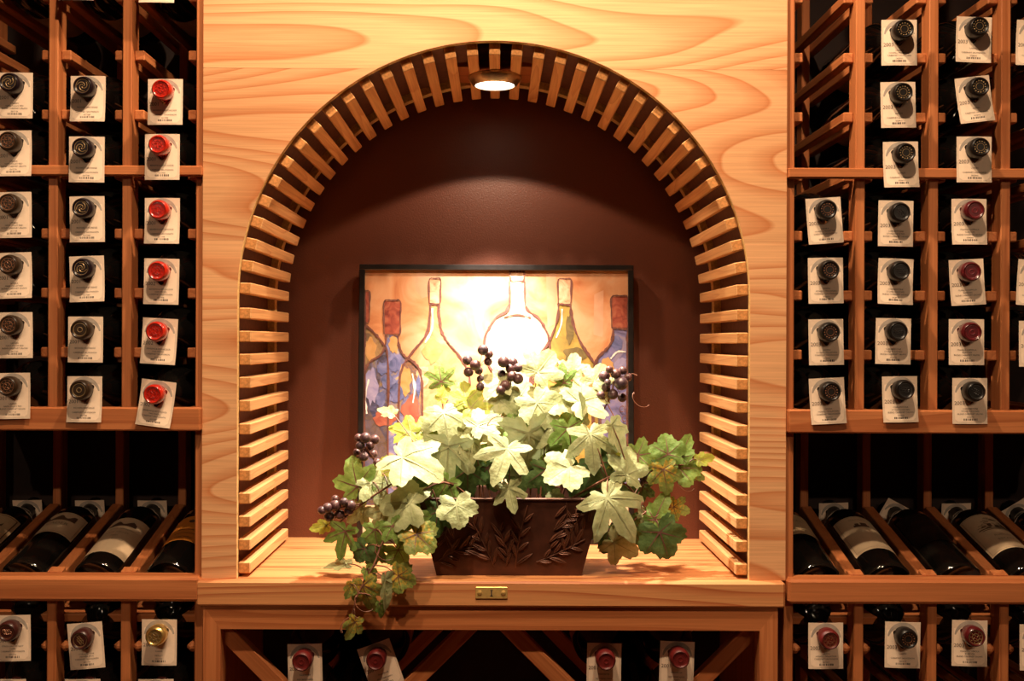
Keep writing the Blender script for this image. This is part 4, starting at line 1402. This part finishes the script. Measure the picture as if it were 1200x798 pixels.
# (px, py, size px, tip direction deg, kind, shape, depth, up tilt, yaw, variant)
LEAVES = [
    # left spill
    (416, 560, 62, 110, 'g', 'grape', .020, 10, -15, 0), (484, 540, 92, -25, 's', 'grape', -.010, 50, -10, 0), (468, 588, 74, 175, 's', 'round', -.020, 35, -10, 1),
    (402, 632, 56, -100, 'g', 'maple', .000, 8, -25, 2), (463, 622, 40, -60, 'g', 'grape', -.035, 15, 0, 0), (495, 632, 54, -45, 'v', 'round', -.035, 30, 10, 0),
    (473, 678, 42, -20, 'v', 'round', -.040, 5, -10, 0), (536, 600, 54, -80, 's', 'round', -.020, 30, 0, 0), (512, 608, 52, -100, 'd', 'grape', -.008, 10, 0, 0),
    (428, 695, 52, -70, 'v', 'grape', -.042, 5, -25, 1), (453, 690, 66, -85, 's', 'ovate', -.048, 0, 65, 2), (414, 735, 36, -115, 'v', 'grape', -.045, 0, 45, 0),
    (377, 617, 34, 190, 'y', 'ovate', .020, 20, 0, 0), (398, 661, 50, 180, 's', 'ovate', .010, 70, 0, 0), (440, 572, 50, -60, 's', 'grape', .010, 30, 10, 0),
    (455, 552, 46, 20, 'y', 'grape', .030, 30, 0, 0), (474, 503, 46, 160, 'y', 'grape', .045, 40, 0, 0), (500, 502, 44, 20, 'y', 'grape', .050, 40, 0, 0),
    (455, 482, 36, 150, 's', 'ovate', .055, 45, 0, 0), (484, 578, 50, -70, 'd', 'grape', .030, 10, 0, 0), (447, 605, 44, -110, 's', 'grape', .010, 5, 10, 1),
    (438, 650, 40, -110, 'd', 'grape', .005, 0, 0, 0), (470, 650, 40, -60, 'g', 'round', -.020, 10, 20, 1), (433, 672, 36, -60, 'g', 'ovate', -.035, 5, 30, 2),
    (420, 600, 40, -140, 's', 'grape', .030, 15, 0, 1), (410, 690, 30, -110, 'v', 'ovate', -.036, 0, 20, 2), (520, 572, 46, -120, 'g', 'grape', .010, 5, 0, 0),
    # centre
    (522, 492, 64, -80, 's', 'grape', .045, 40, 5, 1), (524, 538, 84, -95, 's', 'maple', .020, 0, -10, 2), (590, 536, 78, -110, 's', 'maple', -.012, 35, 0, 0),
    (568, 495, 56, 30, 's', 'grape', .030, 45, 0, 0), (552, 525, 56, -100, 's', 'ovate', .015, 20, 20, 1), (598, 580, 50, -75, 's', 'maple', -.014, 10, -15, 2),
    (620, 525, 100, -85, 's', 'grape', .040, -5, 25, 1), (636, 480, 66, -60, 's', 'round', .055, 30, 10, 0), (658, 552, 64, -150, 's', 'round', .012, 40, 5, 0),
    (636, 428, 62, 50, 's', 'grape', .090, 25, 10, 0), (582, 446, 52, 170, 's', 'grape', .080, 35, 0, 0), (545, 462, 48, 100, 'y', 'grape', .075, 30, 0, 0),
    (516, 440, 44, 100, 'g', 'maple', .100, 10, 0, 0), (560, 478, 46, 0, 'y', 'grape', .060, 35, 0, 0), (660, 442, 40, 100, 'g', 'maple', .090, 5, -15, 0),
    (690, 466, 72, 20, 's', 'grape', .070, 40, 10, 0), (694, 520, 74, -85, 's', 'maple', .022, 25, 5, 1), (684, 484, 56, 90, 's', 'ovate', .050, 5, 70, 2),
    (722, 508, 66, -65, 's', 'ovate', .030, 10, 40, 2), (668, 512, 60, -80, 'g', 'grape', .045, 0, 0, 0), (704, 550, 60, -60, 'd', 'grape', .035, 0, 10, 0),
    (722, 596, 96, -55, 's', 'maple', -.004, 25, 10, 1), (736, 546, 60, 70, 's', 'grape', .030, 20, 20, 0), (755, 532, 46, 10, 'g', 'grape', .060, 20, 0, 0),
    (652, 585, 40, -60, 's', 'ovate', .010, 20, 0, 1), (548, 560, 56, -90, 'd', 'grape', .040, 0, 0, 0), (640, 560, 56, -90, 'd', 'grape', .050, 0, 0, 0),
    (612, 460, 54, 60, 's', 'round', .085, 35, 0, 0), (700, 440, 46, 60, 's', 'grape', .095, 30, 0, 0), (660, 470, 54, -30, 's', 'round', .070, 45, 0, 0),
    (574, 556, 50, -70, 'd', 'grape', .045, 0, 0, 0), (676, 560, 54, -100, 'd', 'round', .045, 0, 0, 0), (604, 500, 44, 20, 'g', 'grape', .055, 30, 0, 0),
    (540, 500, 50, -60, 's', 'round', .055, 30, 0, 0), (520, 462, 36, 60, 'y', 'ovate', .090, 20, 20, 0), (640, 505, 50, -120, 's', 'grape', .050, 20, 0, 0),
    (590, 472, 50, -40, 's', 'grape', .070, 30, 0, 0), (504, 525, 50, -150, 'g', 'grape', .045, 15, 0, 0), (716, 530, 44, -20, 'y', 'grape', .045, 20, 0, 0),
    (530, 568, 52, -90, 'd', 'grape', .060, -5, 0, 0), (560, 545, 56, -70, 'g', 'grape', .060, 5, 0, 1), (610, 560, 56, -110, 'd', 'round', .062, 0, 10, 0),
    (640, 535, 56, -70, 'g', 'round', .065, 10, 0, 0), (690, 575, 54, -90, 'd', 'grape', .062, -5, 0, 0), (660, 500, 50, 60, 'g', 'grape', .080, 15, 0, 0),
    (720, 570, 50, -40, 'd', 'grape', .070, 0, 0, 0), (505, 560, 52, -120, 'd', 'grape', .050, 0, 0, 0), (580, 510, 52, -90, 's', 'grape', .060, 15, 0, 1),
    (495, 520, 46, 90, 's', 'grape', .060, 20, 0, 0), (608, 480, 50, -10, 's', 'grape', .080, 35, 0, 0), (672, 430, 44, 80, 's', 'grape', .105, 20, 0, 0),
    (462, 604, 46, -140, 's', 'grape', -.012, 20, 10, 1), (440, 628, 44, -80, 'g', 'grape', -.012, 5, -15, 0), (486, 610, 44, -60, 'g', 'grape', -.022, 15, 0, 1),
    (424, 648, 36, -120, 'd', 'round', -.010, 0, 0, 0), (446, 712, 30, -80, 'g', 'ovate', -.042, 0, 40, 2),
    # right spill
    (782, 524, 48, 95, 'g', 'round', .045, 15, 0, 0), (801, 528, 50, 65, 'g', 'ovate', .055, 10, 0, 0), (805, 548, 52, 0, 'g', 'round', .060, 25, 0, 0),
    (824, 538, 34, 15, 'y', 'ovate', .065, 20, 0, 0), (779, 558, 48, -80, 'v', 'grape', .035, 10, 0, 0), (771, 600, 58, 70, 'g', 'ovate', .035, 10, -25, 0),
    (795, 596, 34, -20, 'v', 'grape', .060, 0, 0, 0), (777, 634, 64, -70, 'd', 'round', .025, 0, 0, 0), (742, 622, 46, -60, 'd', 'grape', .060, 0, 0, 0),
    (728, 640, 56, -30, 's', 'grape', .050, 0, 0, 1), (752, 576, 36, -100, 'd', 'grape', .060, 0, 0, 0), (815, 556, 30, -30, 'v', 'ovate', .070, 0, 0, 0),
    (755, 605, 36, 100, 's', 'ovate', .045, 10, 20, 0), (760, 548, 40, 120, 'd', 'grape', .080, 0, 0, 0), (712, 628, 50, -100, 'd', 'grape', .060, 0, 0, 0),
]
for e in LEAVES: leaf(*e)

# runners that carry the spilling leaves, then a stalk to each leaf
rs = random.Random(11)
RUN = [[(560, 590, .05), (520, 565, .0), (478, 590, -.012), (450, 632, -.020), (438, 662, -.034), (420, 695, -.040), (412, 722, -.040)],
       [(540, 590, .06), (500, 545, .02), (455, 570, .005), (425, 590, .005), (398, 612, .010)],
       [(660, 590, .06), (712, 560, .02), (748, 548, .045), (785, 545, .058), (815, 545, .066)],
       [(670, 590, .07), (725, 565, .05), (752, 590, .05), (775, 615, .036)]]
RUNP = []
for rn in RUN:
    pts = [P(*q) for q in rn]
    m = MB(); m.tube([p-vo for p in pts], .0019, 6, 4, .0010); m.build('runner', M_STEM, vine, True)
    for a_, b_ in zip(pts[1:], pts[2:]): RUNP += [a_, a_.lerp(b_, .33), a_.lerp(b_, .66)]
for i, bpt in enumerate(STEM_ROOTS):
    e = bpt + Vector((0, .003, 0))
    near = min(RUNP, key=lambda q: (q-e).length)
    if abs(e.x-pcxw) > .115 or e.z < Z_CT+.10:
        mid = near.lerp(e, .5) + Vector((0, -.002, .005))
        pts = [near, mid, e]
    else:
        root = Vector((min(max(e.x, pcxw-.10), pcxw+.10)*.75+pcxw*.25, .045+.05*rs.random(), Z_CT+.09))
        pts = [root, root.lerp(e, .55) + Vector((rs.uniform(-.006, .006), .006, .008)), e]
    m = MB(); m.tube([p-vo for p in pts], .0011, 5, 4, .0007); m.build('stem', M_STEM, vine, True)
# curly tendrils
for (px, py, dep, s_) in ((436, 640, -.03, 1), (412, 700, -.045, 1), (690, 590, 0, -1), (742, 440, .10, -1), (738, 462, .10, 1), (520, 470, .08, 1), (586, 490, .03, -1), (748, 590, .02, 1), (415, 725, -.045, -1), (790, 560, .04, 1)):
    c = P(px, py, dep)-vo
    m = MB(); m.tube([c+Vector((s_*.004*i+.006*math.cos(i*1.1), .003*math.sin(i*1.3), .006*math.sin(i*1.1)-.003*i)) for i in range(7)], .0008, 5, 3, .0005)
    m.build('tendril', M_STEM, vine, True)

# grapes
M_GRAPE, nt_, b_ = newmat('dusky_grape')
tc = N(nt_, 'ShaderNodeTexCoord'); n_ = N(nt_, 'ShaderNodeTexNoise'); n_.inputs['Scale'].default_value = 1.6; n_.inputs['Detail'].default_value = 3
oi = N(nt_, 'ShaderNodeObjectInfo'); ad = N(nt_, 'ShaderNodeVectorMath', operation='ADD')
nt_.links.new(tc.outputs['Object'], ad.inputs[0]); nt_.links.new(oi.outputs['Random'], ad.inputs[1]); nt_.links.new(ad.outputs[0], n_.inputs[0])
c_ = ramp(nt_, n_.outputs[0], [(.35, (.035, .022, .034)), (.52, (.10, .06, .07)), (.68, (.30, .20, .19))])
c_ = mixc(nt_, oi.outputs['Random'], c_, mixc(nt_, .5, c_, (.16, .05, .035)))
nt_.links.new(c_, b_.inputs['Base Color']); b_.inputs['Roughness'].default_value = .38
m = MB(); prof = [(max(.02, math.sin(math.pi*i/10)), -math.cos(math.pi*i/10)) for i in range(11)]
m.lathe(prof, 14); ME_GRAPE = m.mesh('grape', M_GRAPE, True)
CLUST = [
    (.085, [(548, 422, 6), (566, 410, 6.5), (573, 415, 5), (557, 428, 6.5), (549, 436, 6), (561, 434, 5), (563, 444, 4.5), (563, 453, 5), (572, 424, 5)], (560, 470)),
    (.080, [(590, 424, 7), (601, 425, 6), (598, 432, 6), (607, 431, 5.5), (600, 441, 6), (607, 444, 6.5), (592, 452, 6.5), (587, 457, 6), (588, 438, 5)], (596, 475)),
    (.075, [(708, 441, 7), (714, 433, 4.5), (722, 438, 6), (730, 434, 5), (728, 449, 8.5), (710, 454, 5.5), (718, 462, 6.5), (704, 463, 5), (729, 466, 5.5), (736, 442, 5), (712, 448, 4)], (705, 485)),
    (.005, [(393, 592, 7), (384, 595, 6), (377, 598, 5), (386, 605, 6.5), (398, 603, 6), (393, 585, 5), (411, 592, 6.5), (409, 598, 6), (403, 588, 5)], (425, 590)),
    (.030, [(420, 513, 5), (428, 513, 6.5), (422, 522, 5.5), (439, 515, 6), (418, 530, 4.5), (426, 535, 6), (437, 532, 5.5), (442, 542, 5), (431, 528, 5), (434, 522, 5)], (445, 560)),
    (.050, [(752, 556, 5), (750, 565, 5.5), (757, 562, 5)], (745, 585)),
]
for dep, gr, st in CLUST:
    rr = random.Random(int(st[0]))
    c0 = P(sum(g_[0] for g_ in gr)/len(gr), sum(g_[1] for g_ in gr)/len(gr), dep)
    m = MB(); s0 = P(*st, dep+.01)
    m.tube([s0-vo, (s0.lerp(c0, .6))-vo+Vector((.003, 0, 0)), c0-vo], .0012, 5, 3)
    pos = []
    for (px, py, r_) in gr:
        p = P(px, py, dep+rr.uniform(-.010, .010)); pos.append((p, r_*(DC+dep)/F))
        m.tube([c0-vo, p-vo], .0006, 4, 1)
    cl_ = m.build('grape_cluster', M_STEM, vine, True)
    cl_['label'] = 'bunch of dusky purple grapes on a thin brown stalk'
    for p, r_ in pos:
        link('grape', ME_GRAPE, cl_, Matrix.Translation(p-vo) @ Euler((rr.uniform(0, 3), rr.uniform(0, 3), 0)).to_matrix().to_4x4() @ Matrix.Scale(r_, 4))
